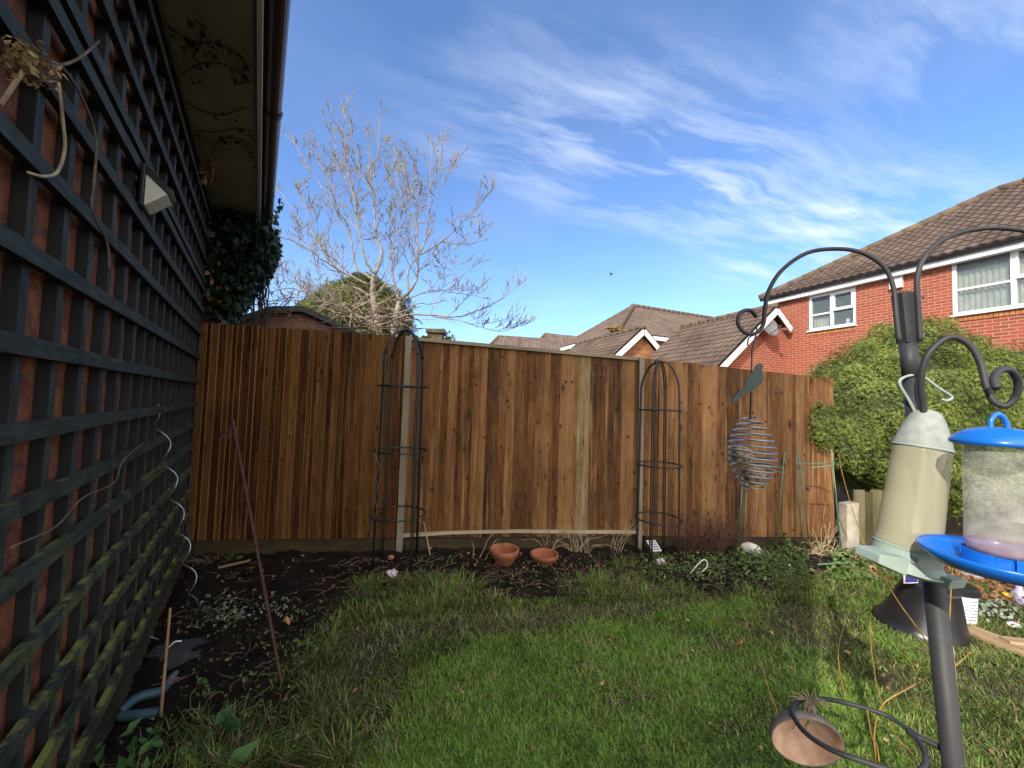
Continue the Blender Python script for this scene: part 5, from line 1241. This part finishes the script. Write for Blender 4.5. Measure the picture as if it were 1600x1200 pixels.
mb = MB(); mb.tube([G(188, 1112, .06), G(215, 1090, .07), G(250, 1080, .06), G(262, 1072, .05)], [.017, .02, .02, .012], 12, 6); mb.build('handle', M_TEAL, tl, smooth=True)
mb = MB(); mb.tube([G(186, 1118, .05), G(212, 1118, .045), G(248, 1112, .04)], [.018, .021, .019], 12, 6); mb.build('handle', M_TEAL, tl, smooth=True)
mb = MB(); mb.tube([G(260, 1074, .05), G(268, 1060, .05), G(276, 1050, .05)], [.014, .018, .010], 10, 4); mb.build('head', M_DISH, tl, smooth=True); settle(tl, G(210, 1110))
mb = MB(); p = G(292, 1030); mb.blob(p+Vector((0, 0, .03)), .16, .11, .045, 2, .35, 5); tag(mb.build('slate', M_STONE), 'flat dark grey stone lying in the soil by the trellis', 'stone')
for (x, y, rr, lab, mt) in ((447, 984, .024, 'small orange stone lying on the dark soil by the iron rod', M_PINKST), (610, 880, .026, 'orange pebble between the legs of the left obelisk', M_PINKST)):
    mb = MB(); p = G(x, y); mb.blob(p+Vector((0, 0, .05)), rr*1.1, rr, rr*.9, 1, .4, x); tag(mb.build('stone', mt), lab, 'stone', 'small orange stones')
mb = MB(); p = G(613, 908); mb.blob(p+Vector((0, 0, .055)), .036, .03, .026, 3, .4, 3); tag(mb.build('wrapper', M_PINK), 'crumpled pink and white wrapper on the grass by the left obelisk', 'litter')
mb = MB(); p = G(365, 884, .04); mb.bar(p+Vector((-.09, -.04, .0)), p+Vector((.10, .04, .03)), .02, .012); tag(mb.build('wood_splinter', W_PALE), 'pale splinter of wood in the soil under the left fence', 'wood')
mb = MB(); mb.tube([G(673, 874), D(668, 845, G(673, 874).y), D(662, 815, G(673, 874).y)], .006, 6); tag(mb.build('bamboo_cane', M_STRAW), 'short pale cane stuck in the soil right of the left obelisk', 'cane')

# loops of bare vine on the trellis
def vine(px, o, r_, label, mat=M_VINE, name='vine_stem'):
    m = MB(); m.tube([(lambda sz: WP(sz[0], sz[1], o))(on_trel(x, y)) for x, y in px], r_, 6, 6); tag(m.build(name, mat, smooth=True), label, 'vine', 'bare vine stems on the trellis')
vine([(30, 85), (60, 90), (90, 125), (115, 175), (126, 220), (122, 280), (120, 325), (145, 375), (150, 420)], .03, .0032, 'long bare stem trailing down across the upper trellis')
vine([(35, 110), (45, 180), (48, 220), (35, 255), (10, 262), (-20, 255)], .05, .0032, 'thick pale looping stem at the left edge below the dead flower head', M_STRAW)
vine([(-20, 860), (60, 825), (105, 780), (160, 755), (175, 720), (210, 692)], .03, .0022, 'thin pale tendril crossing the lower trellis')
vine([(35, 90), (70, 90), (100, 78), (130, 55)], .03, .003, 'short brown stem by the dead flower head')
vine([(280, 730), (285, 770), (300, 800), (280, 850), (262, 880)], .06, .002, 'fine pale tendril beside the spiral stake')
vine([(215, 1000), (235, 1010), (240, 1050), (225, 1085), (210, 1095)], .05, .003, 'pale curled stem hanging above the teal tool', M_STRAW)
fl = thing('dead_flower_head', 'dried tan flower head at the top left on the trellis', 'flower')
sz = on_trel(8, 85); c = WP(sz[0], sz[1], .03); P = np.array(c)+rng.normal(0, 1, (300, 3))*np.array([.016, .016, .020]); V, Fa, k = leaves(P, (P-np.array(c))/.03, .015, 'leaf', .6, seed=4)
npmesh('petals', V, Fa, M_leaf('dry_petal', (.22, .13, .06), (.50, .38, .17), .7, .2), fl, np.repeat(rng.uniform(0, 1, len(P)), k)); mb = MB(); mb.tube([WP(sz[0], sz[1]-.1, .0), c], .004, 6); mb.build('stem', M_STRAW, fl); settle(fl, c)

# ------------------------------------------------------------------ right side of the bed
sb = thing('solar_block', 'small green block with a pale printed top under the right obelisk', 'marker')
p = G(1022, 870); Mr = Matrix.Rotation(R(12), 3, 'Z') @ Matrix.Rotation(R(28), 3, 'X')
mb = MB(); mb.box(p+Vector((0, .03, .07)), .10, .13, .05, rot=Mr); mb.build('block', M_plain('mossy_block', (.14, .15, .05), .8, .4, 20, .3), sb, bevel=.004)
mb = MB(); cpl = p+Vector((0, .03, .07))+Mr @ Vector((0, 0, .028)); mb.box(cpl, .095, .125, .004, rot=Mr); pl_ = mb.build('label_plate', M_WLABEL, sb)
mb = MB()
for j in range(4): mb.box(cpl+Mr @ Vector((0, -.042+.028*j, .0035)), .072, .014, .002, rot=Mr)
mb.build('print', M_GREYTXT, pl_); settle(sb, p)
mb = MB(); yh = G(1075, 905).y; mb.tube([D(1072, 905, yh), D(1085, 888, yh), D(1098, 875, yh), D(1105, 878, yh), D(1104, 886, yh), D(1096, 894, yh)], .005, 8, 5); tag(mb.build('tent_peg', M_FASCIA, smooth=True), 'pale bent wire hook standing in the green weeds', 'hook')
for a, b_, lab in (((1157, 903), (1172, 892), 'white plastic plant label leaning left in the weeds'), ((1238, 903), (1233, 882), 'upright white plant label right of the pink and white toy'), ((970, 874), (990, 882), 'white slip lying flat in the bed left of the right obelisk')):
    mb = MB(); Yl = G(*a).y; mb.bar(D(*a, Yl), D(*b_, Yl+.01), .018, .003, up=(0, 1, 0)); mb.v = mb.v; tag(mb.build('plant_label', M_WLABEL), lab, 'plant label', 'white plant labels')
mb = MB(); p = G(1032, 888); mb.blob(p+Vector((0, 0, .05)), .035, .03, .028, 2, .5, 9); tag(mb.build('paper_scrap', M_plain('pale_paper', (.62, .56, .58), .7, .2, 20, .1)), 'crumpled pale paper scrap in front of the right obelisk', 'litter')
ty = thing('toy_ornament', 'fallen white and pink ornament lying in the bed', 'ornament')
p = G(1188, 882); mb = MB(); Mr = Matrix.Rotation(R(-35), 3, 'Y'); mb.blob(p+Vector((-.03, .06, .10)), .11, .055, .06, 3, .1, 2, M=Matrix.Rotation(R(28), 3, 'Y')); mb.build('body', M_plain('dirty_white', (.68, .66, .58), .6, .35, 16, .1), ty, smooth=True)
mb = MB(); mb.blob(p+Vector((.085, .03, .05)), .045, .04, .05, 3, .1, 5); mb.build('head', M_plain('pale_pink', (.62, .30, .34), .6, .2, 20, .1), ty, smooth=True); mb = MB(); mb.blob(p+Vector((.12, .0, .045)), .022, .016, .025, 2, .1, 5); mb.build('face', M_DISH, ty, smooth=True); settle(ty, p)
# green wire plant supports
def support(stakes, rings, label):
    t = thing('plant_support', label, 'plant support', 'green wire plant supports')
    for (a, b_) in stakes:
        Yb_ = min(G(*b_).y, 3.78); m = MB(); m.tube([D(*a, Yb_), D(*b_, Yb_)], .0055, 6); m.build('stake', M_GWIRE, t, smooth=True)
    for rg in rings: m = MB(); m.tube([D(x, y, Y) for x, y, Y in rg], .005, 6, 4); m.build('hoop', M_GWIRE, t, smooth=True)
    q = G(*stakes[0][1]); settle(t, q)
support([((1247, 703), (1268, 872)), ((1244, 712), (1254, 855)), ((1299, 702), (1316, 872))], [[(1246, 724, 3.5), (1275, 724, 3.55), (1304, 722, 3.45)], [(1243, 720, 3.55), (1247, 731, 3.4), (1256, 732, 3.35), (1304, 727, 3.3)]], 'green hoop plant support right of the spiral feeder')
support([((1226, 705), (1212, 862)), ((1168, 742), (1160, 862)), ((1160, 742), (1154, 858))], [[(1166, 722, 3.5), (1195, 727, 3.45), (1225, 731, 3.4)], [(1166, 735, 3.45), (1200, 735, 3.4), (1226, 739, 3.35)]], 'green plant support partly behind the spiral feeder')
for a, b_, lab in (((1155, 856), (1185, 872), 'teal stick lying in the weeds by the fallen ornament'), ((1155, 878), (1200, 879), 'pale green stick flat below the fallen ornament'), ((1278, 882), (1325, 879), 'pale green stick lying in front of the concrete post'), ((1290, 862), (1318, 869), 'short green stick at the foot of the plant support')):
    mb = MB(); pa, pb_ = G(*a, .09), G(*b_, .09); mb.tube([pa, pb_], .007, 6); tag(mb.build('green_stick', M_GWIRE), lab, 'stick', 'fallen green sticks')

# black upturned pot & tub etc.
pot = thing('black_pot', 'upturned shiny black plastic pot with a printed tag on the grass', 'pot')
p = G(1440, 985); Mt = Matrix.Rotation(R(7), 3, 'X') @ Matrix.Rotation(R(5), 3, 'Y')
mb = MB(); mb.lathe([(.225, 0), (.235, .0), (.238, .012), (.222, .018), (.205, .06), (.175, .14), (.142, .26), (.130, .30), (.128, .315), (.115, .318), (0, .312)], p, 40, Mt); mb.build('body', M_DKPLAST, pot, smooth=True)
mb = MB(); cpl = D(1423, 900, p.y-.13); mb.box(cpl, .10, .006, .085, rz=R(8)); tg = mb.build('tag', M_WLABEL, pot)
mb = MB(); mb.box(cpl+Vector((0, -.005, -.008)), .088, .003, .055, rz=R(8)); mb.build('print', M_NAVY, tg)
mb = MB()
for k in range(4): mb.box(cpl+Vector((-.03+.02*k, -.008+.002*k, .006)), .011, .002, .012, rz=R(8))
mb.build('print_light', M_WLABEL, tg); settle(pot, p)
tub = thing('white_tub', 'white plastic tub with black lid and printed label behind the black pot', 'tub')
p = G(1496, 990); p = p*((p.y+.16)/p.y); p.z = 0; mb = MB(); mb.lathe([(0, 0), (.088, 0), (.096, .20), (0, .20)], p, 32); mb.build('body', M_WLABEL, tub, smooth=False)
mb = MB(); mb.lathe([(.10, .198), (.108, .200), (.106, .235), (.09, .245), (0, .245)], p, 32); mb.build('lid', M_DKPLAST, tub, smooth=False)
mb = MB()
for j in range(7):
    for k in range(6):
        a = R(-118+k*9); rr = .0925+.0005*j
        if (j*7+k*3) % 5: mb.box(p+Vector((rr*math.cos(a), rr*math.sin(a), .05+j*.02)), .012, .003, .005, rz=a+math.pi/2)
mb.build('print', M_GREYTXT, tub); mb = MB(); mb.lathe([(.0885, .004), (.0905, .02)], p, 32); mb.build('red_band', M_REDP, tub); settle(tub, p)
mb = MB(); pa, pb_ = G(1512, 982, .03), G(1655, 1040, .03); mb.bar(pa, pb_, .12, .03); tag(mb.build('plank', W_PLANK, bevel=.003), 'split pale wooden plank lying on the grass at the right edge', 'plank')
mb = MB(); pa, pb_ = G(1570, 1000, .05), G(1660, 1010, .05); mb.bar(pa, pb_, .06, .02); tag(mb.build('plank', W_PLANK, bevel=.003), 'narrow reddish strip of wood lying behind the split plank', 'plank')
mb = MB(); q = G(1517, 908); mb.box(q+Vector((0, 0, .04)), .14, .10, .05, rz=R(20)); tag(mb.build('plastic_tray', m_glass('clear_tray', (.6, .65, .62), .55, .15), bevel=.006), 'small clear plastic tray on the leaf litter under the blue feeder', 'tray')
mb = MB(); q = G(1573, 940); mb.lathe([(0, 0), (.028, 0), (.03, .05), (.02, .065), (0, .066)], q, 14); tag(mb.build('yellow_cap', M_YEL, smooth=True), 'bright yellow plastic cap on the litter at the right edge', 'cap')
mb = MB(); q = G(1593, 945); mb.lathe([(0, 0), (.04, 0), (.045, .08), (.02, .11), (.015, .14), (0, .14)], q, 16); tag(mb.build('bottle', M_LAV, smooth=True), 'lavender plastic bottle beside the yellow cap', 'bottle')
mb = MB(); q = G(1584, 980); mb.blob(q+Vector((0, 0, .015)), .04, .03, .02, 2, .2, 1); tag(mb.build('pebble', M_WHITE, smooth=True), 'smooth white pebble between the grey leaves and the plank', 'stone')
mb = MB(); q = G(1300, 1117); mb.blob(q+Vector((0, 0, .01)), .028, .025, .012, 2, .5, 1); tag(mb.build('pebble', M_GUTB), 'small black lump on the lawn behind the coconut', 'stone')

# ------------------------------------------------------------------ willow shoots in the foreground
def shoot(px, Y, r0_, label):
    n = len(px); m = MB(); base_ = D(*px[-1], Y); pts = [D(x, y, Y+.02*i/n) for i, (x, y) in enumerate(px)]
    if pts[-1].z > .02 and px[-1][1] > 1190: pts.append(Vector((pts[-1].x+.03, pts[-1].y+.03, 0)))
    m.tube(pts, [r0_*.68*(.55+.45*i/(len(pts)-1)) for i in range(len(pts))], 6, 6); tag(m.build('willow_shoot', M_YSTEM, smooth=True), label, 'shoot', 'yellow willow shoots')
shoot([(1186, 1028), (1198, 1068), (1216, 1117)], G(1216, 1117).y-.02, .0045, 'short bright yellow shoot with a red tip beyond the coconut')
shoot([(1322, 968), (1312, 1000), (1310, 1030), (1316, 1070), (1323, 1095)], 1.75, .0038, 'thin curved shoot on the lawn left of the forked pair')
shoot([(1360, 970), (1362, 1020), (1375, 1090), (1400, 1150), (1440, 1215)], 1.1, .0025, 'long thin straw shoot sloping down to the pole foot')
shoot([(1448, 1058), (1420, 1075), (1385, 1095), (1372, 1115), (1366, 1150), (1368, 1215)], .95, .0035, 'brown bent shoot crossing the ring holder')
shoot([(1368, 880), (1400, 935), (1425, 970), (1452, 1008)], 1.3, .0035, 'long yellow shoot leaning across the black pot')
shoot([(1490, 868), (1486, 920), (1482, 1010)], 1.2, .003, 'pinkish upright shoot right of the pole in front of the tub')
shoot([(1310, 610+100), (1316, 740), (1330, 790), (1345, 835), (1362, 880)], 3.3, .006, 'bare pale stem leaning by the concrete post')
shoot([(1516, 1018), (1505, 1030), (1490, 1042)], .85, .0022, 'tiny green shoot tip right of the pole')
shoot([(1355, 1110), (1362, 1150), (1375, 1215)], .9, .003, 'upright ochre shoot inside the ring holder')

# ------------------------------------------------------------------ dry stems, shrubs and weeds in the bed
def stems(name, label, px, py, n, hgt, spr, mat, r_, seed, arch=.5, cat='plant', zc=0):
    r = random.Random(seed); m = MB(); b_ = G(px, py)
    for i in range(n):
        a = r.uniform(0, 6.28); d = Vector((math.cos(a)*spr, math.sin(a)*spr*.6, 1)).normalized(); p = b_+Vector((r.uniform(-.04, .04)*spr*3, r.uniform(-.03, .03), 0)); pts = [p]; ln = hgt*r.uniform(.5, 1.1)
        for j in range(5):
            d = (d+Vector((r.uniform(-.25, .25), r.uniform(-.2, .2), -arch*.35*r.random()*j*.6))).normalized(); p = p+d*ln/5; p.z = max(p.z, .015); pts.append(p.copy())
        m.tube(pts, [r_*(1-.12*j) for j in range(6)], 5, 3)
    return tag(m.build(name, mat), label, cat)
stems('dry_perennial', 'clump of bleached dead stems behind the right terracotta saucer', 858, 862, 26, .34, .5, M_STRAW, .0035, 1, .9)
stems('dry_perennial', 'bleached stalks fanning over the pale board at the middle fence', 905, 868, 22, .36, .55, M_STRAW, .0038, 2, .9)
stems('dry_perennial', 'few tall bent straw stalks left of the right obelisk', 962, 868, 7, .42, .35, M_STRAW, .0035, 3, .7)
stems('dry_perennial', 'two arching straw stems left of the deep terracotta bowl', 752, 880, 4, .34, .7, M_STRAW, .0045, 4, .9)
stems('dry_perennial', 'heap of pale straw stems at the foot of the right plant support', 1272, 872, 34, .30, 1.2, M_STRAW, .0045, 5, 1.3)
stems('dry_perennial', 'upright tan twiggy stalks before the concrete post', 1290, 868, 14, .5, .35, M_STRAW, .003, 6, .3)
stems('dry_perennial', 'tan dead stems in the corner below the silvery stake', 312, 885, 24, .22, 1.3, M_VINE, .004, 7, 1.2)
stems('cut_stems', 'small stub of cut dead stems between bed and lawn', 765, 938, 16, .09, .5, M_STRAW, .004, 8, .1)
stems('dry_roots', 'reddish dead roots spread in front of the terracotta bowls', 790, 905, 26, .22, 2.0, M_REDSTEM, .003, 9, 1.3)
def bushy(px, py, n, hgt, wid, mat, label, seed, r_=.0018):
    r = random.Random(seed); m = MB(); b_ = G(px, py)
    for i in range(n):
        d = Vector((r.gauss(0, wid), r.gauss(0, wid*.4), 1)).normalized(); p = b_+Vector((r.gauss(0, wid*.35), r.gauss(0, .05), 0)); pts = [p]; ln = hgt*r.uniform(.5, 1.05)
        for j in range(5):
            d = (d+Vector((r.uniform(-.2, .2), r.uniform(-.15, .15), 0))).normalized(); p = p+d*ln/5; pts.append(p.copy())
            for _ in range(4):
                e = (d+Vector((r.uniform(-1, 1), r.uniform(-.7, .7), r.uniform(-.2, .6)))).normalized(); q = p+e*r.uniform(.03, .09); m.tube([p, p.lerp(q, .5)+Vector((0, 0, .006)), q], [r_*.7, r_*.6, r_*.5], 3, caps=False)
        m.tube(pts, [r_*(1.3-.15*j) for j in range(6)], 4)
    return tag(m.build('bare_shrub', mat), label, 'shrub')
bushy(1108, 872, 70, .42, .42, M_REDSTEM, 'hazy purplish brown bare shrub between right obelisk and spiral feeder', 3)
def weed_patch(name, label, poly, n, size, mat, seed, z0=.02, z1=.10, shape='leaf', up=.6, cat='weeds', stuff=True, tl_=(0, 1)):
    rg_ = np.random.default_rng(seed); W_ = [G(*p) for p in poly]; xs_ = [p.x for p in W_]; ys_ = [p.y for p in W_]; P = []
    pw = [(p.x, p.y) for p in W_]
    while sum(map(len, P)) < n:
        q = np.stack([rg_.uniform(min(xs_), max(xs_), n*3), rg_.uniform(min(ys_), max(ys_), n*3)], 1); q = q[inpoly(q[:, 0], q[:, 1], pw)]
        nz = np.array([mn.noise(Vector((a, b_, seed))*7) for a, b_ in q]); q = q[nz > rg_.uniform(-.45, .35, len(q))]; P.append(q)
    P = np.concatenate(P)[:n]; P = np.concatenate([P, rg_.uniform(z0, z1, (n, 1))], 1)
    V, Fa, k = leaves(P, np.tile([0, -.25, up], (n, 1)).astype(float), size*rg_.uniform(.5, 1.4, n), shape, .5, seed=seed)
    o = npmesh(name, V, Fa, mat, None, np.repeat(rg_.uniform(tl_[0], tl_[1], n), k)); tag(o, label, cat, kind='stuff' if stuff else None); return o
weed_patch('weeds', 'low green weeds around the right obelisk and wire hook', [(1000, 880), (1120, 872), (1260, 885), (1250, 925), (1150, 922), (1060, 925), (1000, 915)], 2300, .026, M_WEED, 3)
weed_patch('weeds', 'green weeds in front of the fallen ornament', [(1150, 875), (1260, 872), (1265, 915), (1160, 915)], 1300, .034, M_WEED, 4, z1=.13)
weed_patch('weeds', 'sparse weeds scattered in the bed near the terracotta bowls', [(640, 870), (980, 870), (1000, 925), (840, 935), (650, 925)], 420, .020, M_WEED, 5)
weed_patch('weeds', 'weeds and seedlings at the foot of the iron rod', [(330, 960), (500, 960), (480, 1190), (250, 1190)], 520, .020, M_WEED, 6)
weed_patch('weeds', 'weeds below the concrete post and hedge', [(1300, 872), (1400, 870), (1420, 915), (1290, 925)], 900, .04, M_WEED, 7)
weed_patch('leaf_litter', 'orange brown fallen leaves below the bottle feeder', [(1325, 872), (1420, 866), (1440, 890), (1380, 915), (1335, 900)], 700, .05, M_LITTER, 8, z0=.01, z1=.05, cat='leaves')
weed_patch('leaf_litter', 'brown leaf and twig litter at the right edge under the blue tray', [(1455, 880), (1660, 880), (1700, 950), (1530, 945)], 2200, .05, M_LITTER, 9, z0=.01, z1=.06, cat='leaves', tl_=(0, .7))
weed_patch('leaf_litter', 'dead brown leaves and bits strewn over the dark left bed', [(300, 880), (620, 880), (560, 960), (480, 1000), (440, 1190), (200, 1190)], 200, .024, M_LITTER, 10, z0=.03, z1=.07, cat='leaves', tl_=(0, .6))
weed_patch('leaf_litter', 'dead leaves and bits strewn over the bed by the bowls', [(640, 870), (1290, 870), (1250, 920), (640, 930)], 500, .026, M_LITTER, 13, z0=.03, z1=.07, cat='leaves', tl_=(0, .8))
weed_patch('lawn_weeds', 'small broad leaved weeds dotted through the lawn', [(560, 980), (1200, 945), (1600, 960), (1600, 1200), (450, 1200)], 420, .022, M_WEED, 14, z0=.015, z1=.035, cat='weeds')
weed_patch('lawn_litter', 'few dead leaves and straw bits lying on the lawn', [(560, 960), (1200, 945), (1600, 960), (1600, 1200), (450, 1200)], 110, .026, M_LITTER, 15, z0=.03, z1=.05, cat='leaves')
def cluster(name, label, px, py, n, rad, hgt, size, mat, shape, seed, cat='plant', zup=.4):
    rg_ = np.random.default_rng(seed); b_ = G(px, py); d = rg_.normal(0, 1, (n, 3)); P = np.array(b_)+np.stack([d[:, 0]*rad*.5, d[:, 1]*rad*.3, np.abs(d[:, 2])*hgt*.5+.03], 1)
    nr = np.stack([d[:, 0]*.4, d[:, 1]*.4-.3, np.full(n, zup)], 1); V, Fa, k = leaves(P, nr, size*rg_.uniform(.6, 1.3, n), shape, .45, seed=seed); t = thing(name, label, cat)
    npmesh('leaves', V, Fa, mat, t, np.repeat(rg_.uniform(0, 1, n), k)); m = MB(); r = random.Random(seed)
    for i in range(min(n, 30)): m.tube([b_+Vector((r.uniform(-.02, .02), r.uniform(-.02, .02), 0)), Vector(P[i])], .002, 4)
    m.build('stems', M_DVINE, t); settle(t, b_)
cluster('sage_plant', 'grey green woolly plant on the dark soil left of the iron rod', 352, 972, 230, .26, .10, .024, M_SAGE, 'leaf', 2)
cluster('sage_plant', 'smaller grey green plant crossed by the iron rod', 430, 962, 90, .16, .08, .022, M_SAGE, 'leaf', 3)
cluster('seedling', 'small fresh green seedling on bare soil left of the rod foot', 313, 1095, 34, .07, .05, .026, M_BIGLEAF, 'leaf', 4)
cluster('seedling', 'light green leafy sprout in the soil beside the pale splinter', 365, 880, 14, .06, .05, .05, M_BIGLEAF, 'leaf', 5)
cluster('seedling', 'green rosette right of the orange stone', 468, 1020, 26, .07, .05, .045, M_WEED, 'leaf', 6)
cluster('lettuce_weed', 'broad leaved weed in the bottom left corner of the lawn', 350, 1188, 26, .17, .07, .095, M_BIGLEAF, 'leaf', 7)
cluster('lettuce_weed', 'pale yellow green leafy weed at the foot of the trellis', 230, 1192, 60, .20, .06, .05, M_BIGLEAF, 'leaf', 8)
cluster('sage_plant', 'silver leaved plant at the right edge behind the plank', 1560, 962, 240, .30, .08, .030, M_SAGE, 'leaf', 9)
cluster('bramble', 'dark leafy weed behind the fallen ornament', 1235, 868, 60, .18, .14, .06, M_WEED, 'leaf', 10)
stems('pale_stem', 'single white stem lying across the broad leaved weed', 320, 1175, 1, .14, .9, M_WLABEL, .004, 12, 1.2)
# twigs strewn on the soil
m = MB(); r = random.Random(17)
for i in range(560):
    x = r.uniform(290, 1330); y = r.uniform(872, 930) if x > 520 else r.uniform(875, 1190)
    if not inpoly(np.array([x]), np.array([y]), BED)[0]: continue
    p = G(x, y, .05); a = r.uniform(0, 6.28); ln = r.uniform(.03, .14); d = Vector((math.cos(a), math.sin(a), r.uniform(-.1, .25))); m.tube([p, p+d*ln*.5+Vector((r.uniform(-.02, .02), r.uniform(-.02, .02), .006)), p+d*ln], .0022, 4, 3)
tag(m.build('twig_litter', M_VINE), 'thin dead twigs strewn over the garden bed', 'twigs', kind='stuff')
m = MB()
for i in range(420):
    x = r.uniform(280, 1330); y = r.uniform(870, 935) if x > 520 else r.uniform(875, 1195)
    if not inpoly(np.array([x]), np.array([y]), BED)[0]: continue
    p = G(x, y, .03); s = r.uniform(.006, .026); m.blob(p, s*1.2, s, s*.7, 1, .4, i)
tag(m.build('soil_clods', M_SOILCLOD), 'dark crumbly clods of soil in the bed', 'soil', kind='stuff')

# ------------------------------------------------------------------ grass
def grass(name, label, n, mat, dens, h0, h1, seed, box=(-1.9, 6.5, 1.15, 4.4), width=.0028, straw=0):
    rg_ = np.random.default_rng(seed); P = []
    while sum(map(len, P)) < n:
        q = np.stack([rg_.uniform(box[0], box[1], 400000), box[2]+(box[3]-box[2])*rg_.random(400000)**1.5], 1)
        x, y = proj(np.concatenate([q, np.zeros((len(q), 1))], 1)); k = (x > -60) & (x < 1700) & (y < 1300)
        q, x, y = q[k], x[k], y[k]; d = dens(q, x, y); q = q[rg_.random(len(q)) < d]; P.append(q)
        if sum(map(len, P)) < 50 and len(P) > 5: break
    P = np.concatenate(P)[:n]; n = len(P)
    patch = nz2(P, 2.2, 3); patch2 = nz2(P, 9, 8)
    hh = rg_.uniform(h0, h1, n)*(1+.5*patch); a = rg_.uniform(0, 2*np.pi, n)+patch2*2; lean = np.abs(rg_.normal(1.0, .45, n)); wd = width*rg_.uniform(.6, 1.3, n)
    dx, dy = np.cos(a), np.sin(a); V = np.zeros((n, 7, 3)); 
    wx, wy = -dy*wd, dx*wd
    for i, (t_, w_) in enumerate(((0, 1), (.4, .85), (.75, .55))):
        ox = dx*lean*hh*t_**1.7; oy = dy*lean*hh*t_**1.7; oz = hh*(t_-.28*lean*t_**2)
        for s, sg_ in enumerate((-1, 1)):
            V[:, i*2+s, 0] = P[:, 0]+ox+sg_*wx*w_; V[:, i*2+s, 1] = P[:, 1]+oy+sg_*wy*w_; V[:, i*2+s, 2] = oz
    V[:, 6, 0] = P[:, 0]+dx*lean*hh; V[:, 6, 1] = P[:, 1]+dy*lean*hh; V[:, 6, 2] = hh*(1-.28*lean)
    Ft = np.array([[0, 1, 3], [0, 3, 2], [2, 3, 5], [2, 5, 4], [4, 5, 6]]); Fa = (np.arange(n)[:, None, None]*7+Ft[None]).reshape(-1, 3)
    x_, y_ = proj(np.concatenate([P, np.zeros((n, 1))], 1)); zone = np.where(inpoly(x_, y_, [(640, 1060), (760, 1000), (900, 985), (1050, 960), (1200, 930), (1230, 950), (1160, 1000), (1230, 1050), (1420, 1130), (1400, 1300), (520, 1300)]), .24, -.12)
    t = np.clip(.38+zone+.55*patch+.3*patch2+rg_.normal(0, .36, n), 0, 1)
    return tag(npmesh(name, V.reshape(-1, 3), Fa, mat, None, np.repeat(t, 5)), label, 'grass', kind='stuff')
_grid = {}
def nz2(P, sc_, seed):
    key = (sc_, seed)
    if key not in _grid:
        X = np.arange(-3, 8, .03 if sc_ > 5 else .06); Y = np.arange(0, 5.5, .03 if sc_ > 5 else .06)
        _grid[key] = (X, Y, np.array([[mn.noise(Vector((x, y, seed))*sc_)+.5*mn.noise(Vector((x, y, seed+5))*sc_*2.3) for x in X] for y in Y]))
    X, Y, Gd = _grid[key]; st = X[1]-X[0]
    i = np.clip(((P[:, 0]-X[0])/st).astype(int), 0, len(X)-1); j = np.clip(((P[:, 1]-Y[0])/st).astype(int), 0, len(Y)-1); return Gd[j, i]
BEDL = BED
def d_lawn(q, x, y):
    d = np.full(len(q), .62); ins = inpoly(x, y, BEDL) | (q@np.array([NO.x, NO.y])-A.dot(NO) < .45); d[ins] = 0
    lush = inpoly(x, y, [(640, 1060), (760, 1000), (900, 985), (1050, 960), (1200, 930), (1230, 950), (1160, 1000), (1230, 1050), (1420, 1130), (1400, 1300), (520, 1300)]); d[lush] = 1.0
    worn = inpoly(x, y, [(490, 1005), (600, 962), (900, 945), (1190, 922), (1180, 935), (1000, 968), (800, 990), (640, 1010), (560, 1060), (500, 1080)]); d[worn] = .13
    d = np.where(x < 640, d*.55, d)
    worn2 = inpoly(x, y, [(1170, 960), (1250, 940), (1330, 960), (1360, 1000), (1250, 1020)]); d[worn2] = .12
    worn3 = inpoly(x, y, [(1360, 1020), (1450, 1060), (1460, 1120), (1380, 1090)]); d[worn3] = .1
    worn4 = inpoly(x, y, [(1500, 1040), (1640, 1090), (1640, 1130), (1500, 1080)]); d[worn4] = .1
    d *= np.clip(.75+.8*nz2(q, 2.6, 21)+.5*nz2(q, 9, 22), .08, 1); d[x > 1470] *= .7; return np.where(y > 862, d, 0)
def d_straw(q, x, y): 
    d = d_lawn(q, x, y); return np.where(d > 0, np.clip(.5-.3*d, .05, 1)*np.where(d < .06, .35, 1), 0)
def d_tuft(q, x, y):
    d = np.zeros(len(q))
    for poly, v in (([(560, 915), (680, 905), (760, 925), (800, 950), (700, 962), (560, 975), (500, 1000)], .8), ([(860, 915), (980, 900), (1080, 910), (1100, 935), (900, 948)], .7), ([(430, 1010), (520, 985), (560, 1200), (300, 1220), (330, 1150), (420, 1120)], .9), ([(1090, 920), (1290, 905), (1420, 910), (1400, 940), (1200, 945)], .5), ([(960, 880), (1040, 880), (1060, 925), (960, 930)], .5), ([(250, 1150), (340, 1130), (400, 1230), (150, 1260)], .4)):
        d = np.maximum(d, inpoly(x, y, poly)*v)
    return d*np.clip(.5+1.2*nz2(q, 9, 31), 0, 1)
grass('lawn_grass', 'short bright green lawn grass', 135000, M_GRASS, d_lawn, .018, .048, 41, width=.0031)
grass('straw_grass', 'yellowed dry blades mixed through the lawn', 33000, M_DGRASS, d_straw, .02, .055, 42, width=.0022)
grass('long_grass', 'longer grass tufts along the edge of the bed', 8000, M_GRASS, d_tuft, .05, .12, 43, width=.003)
grass('long_dry_grass', 'longer yellow grass tufts along the edge of the bed', 6000, M_DGRASS, d_tuft, .05, .12, 44, width=.0025)
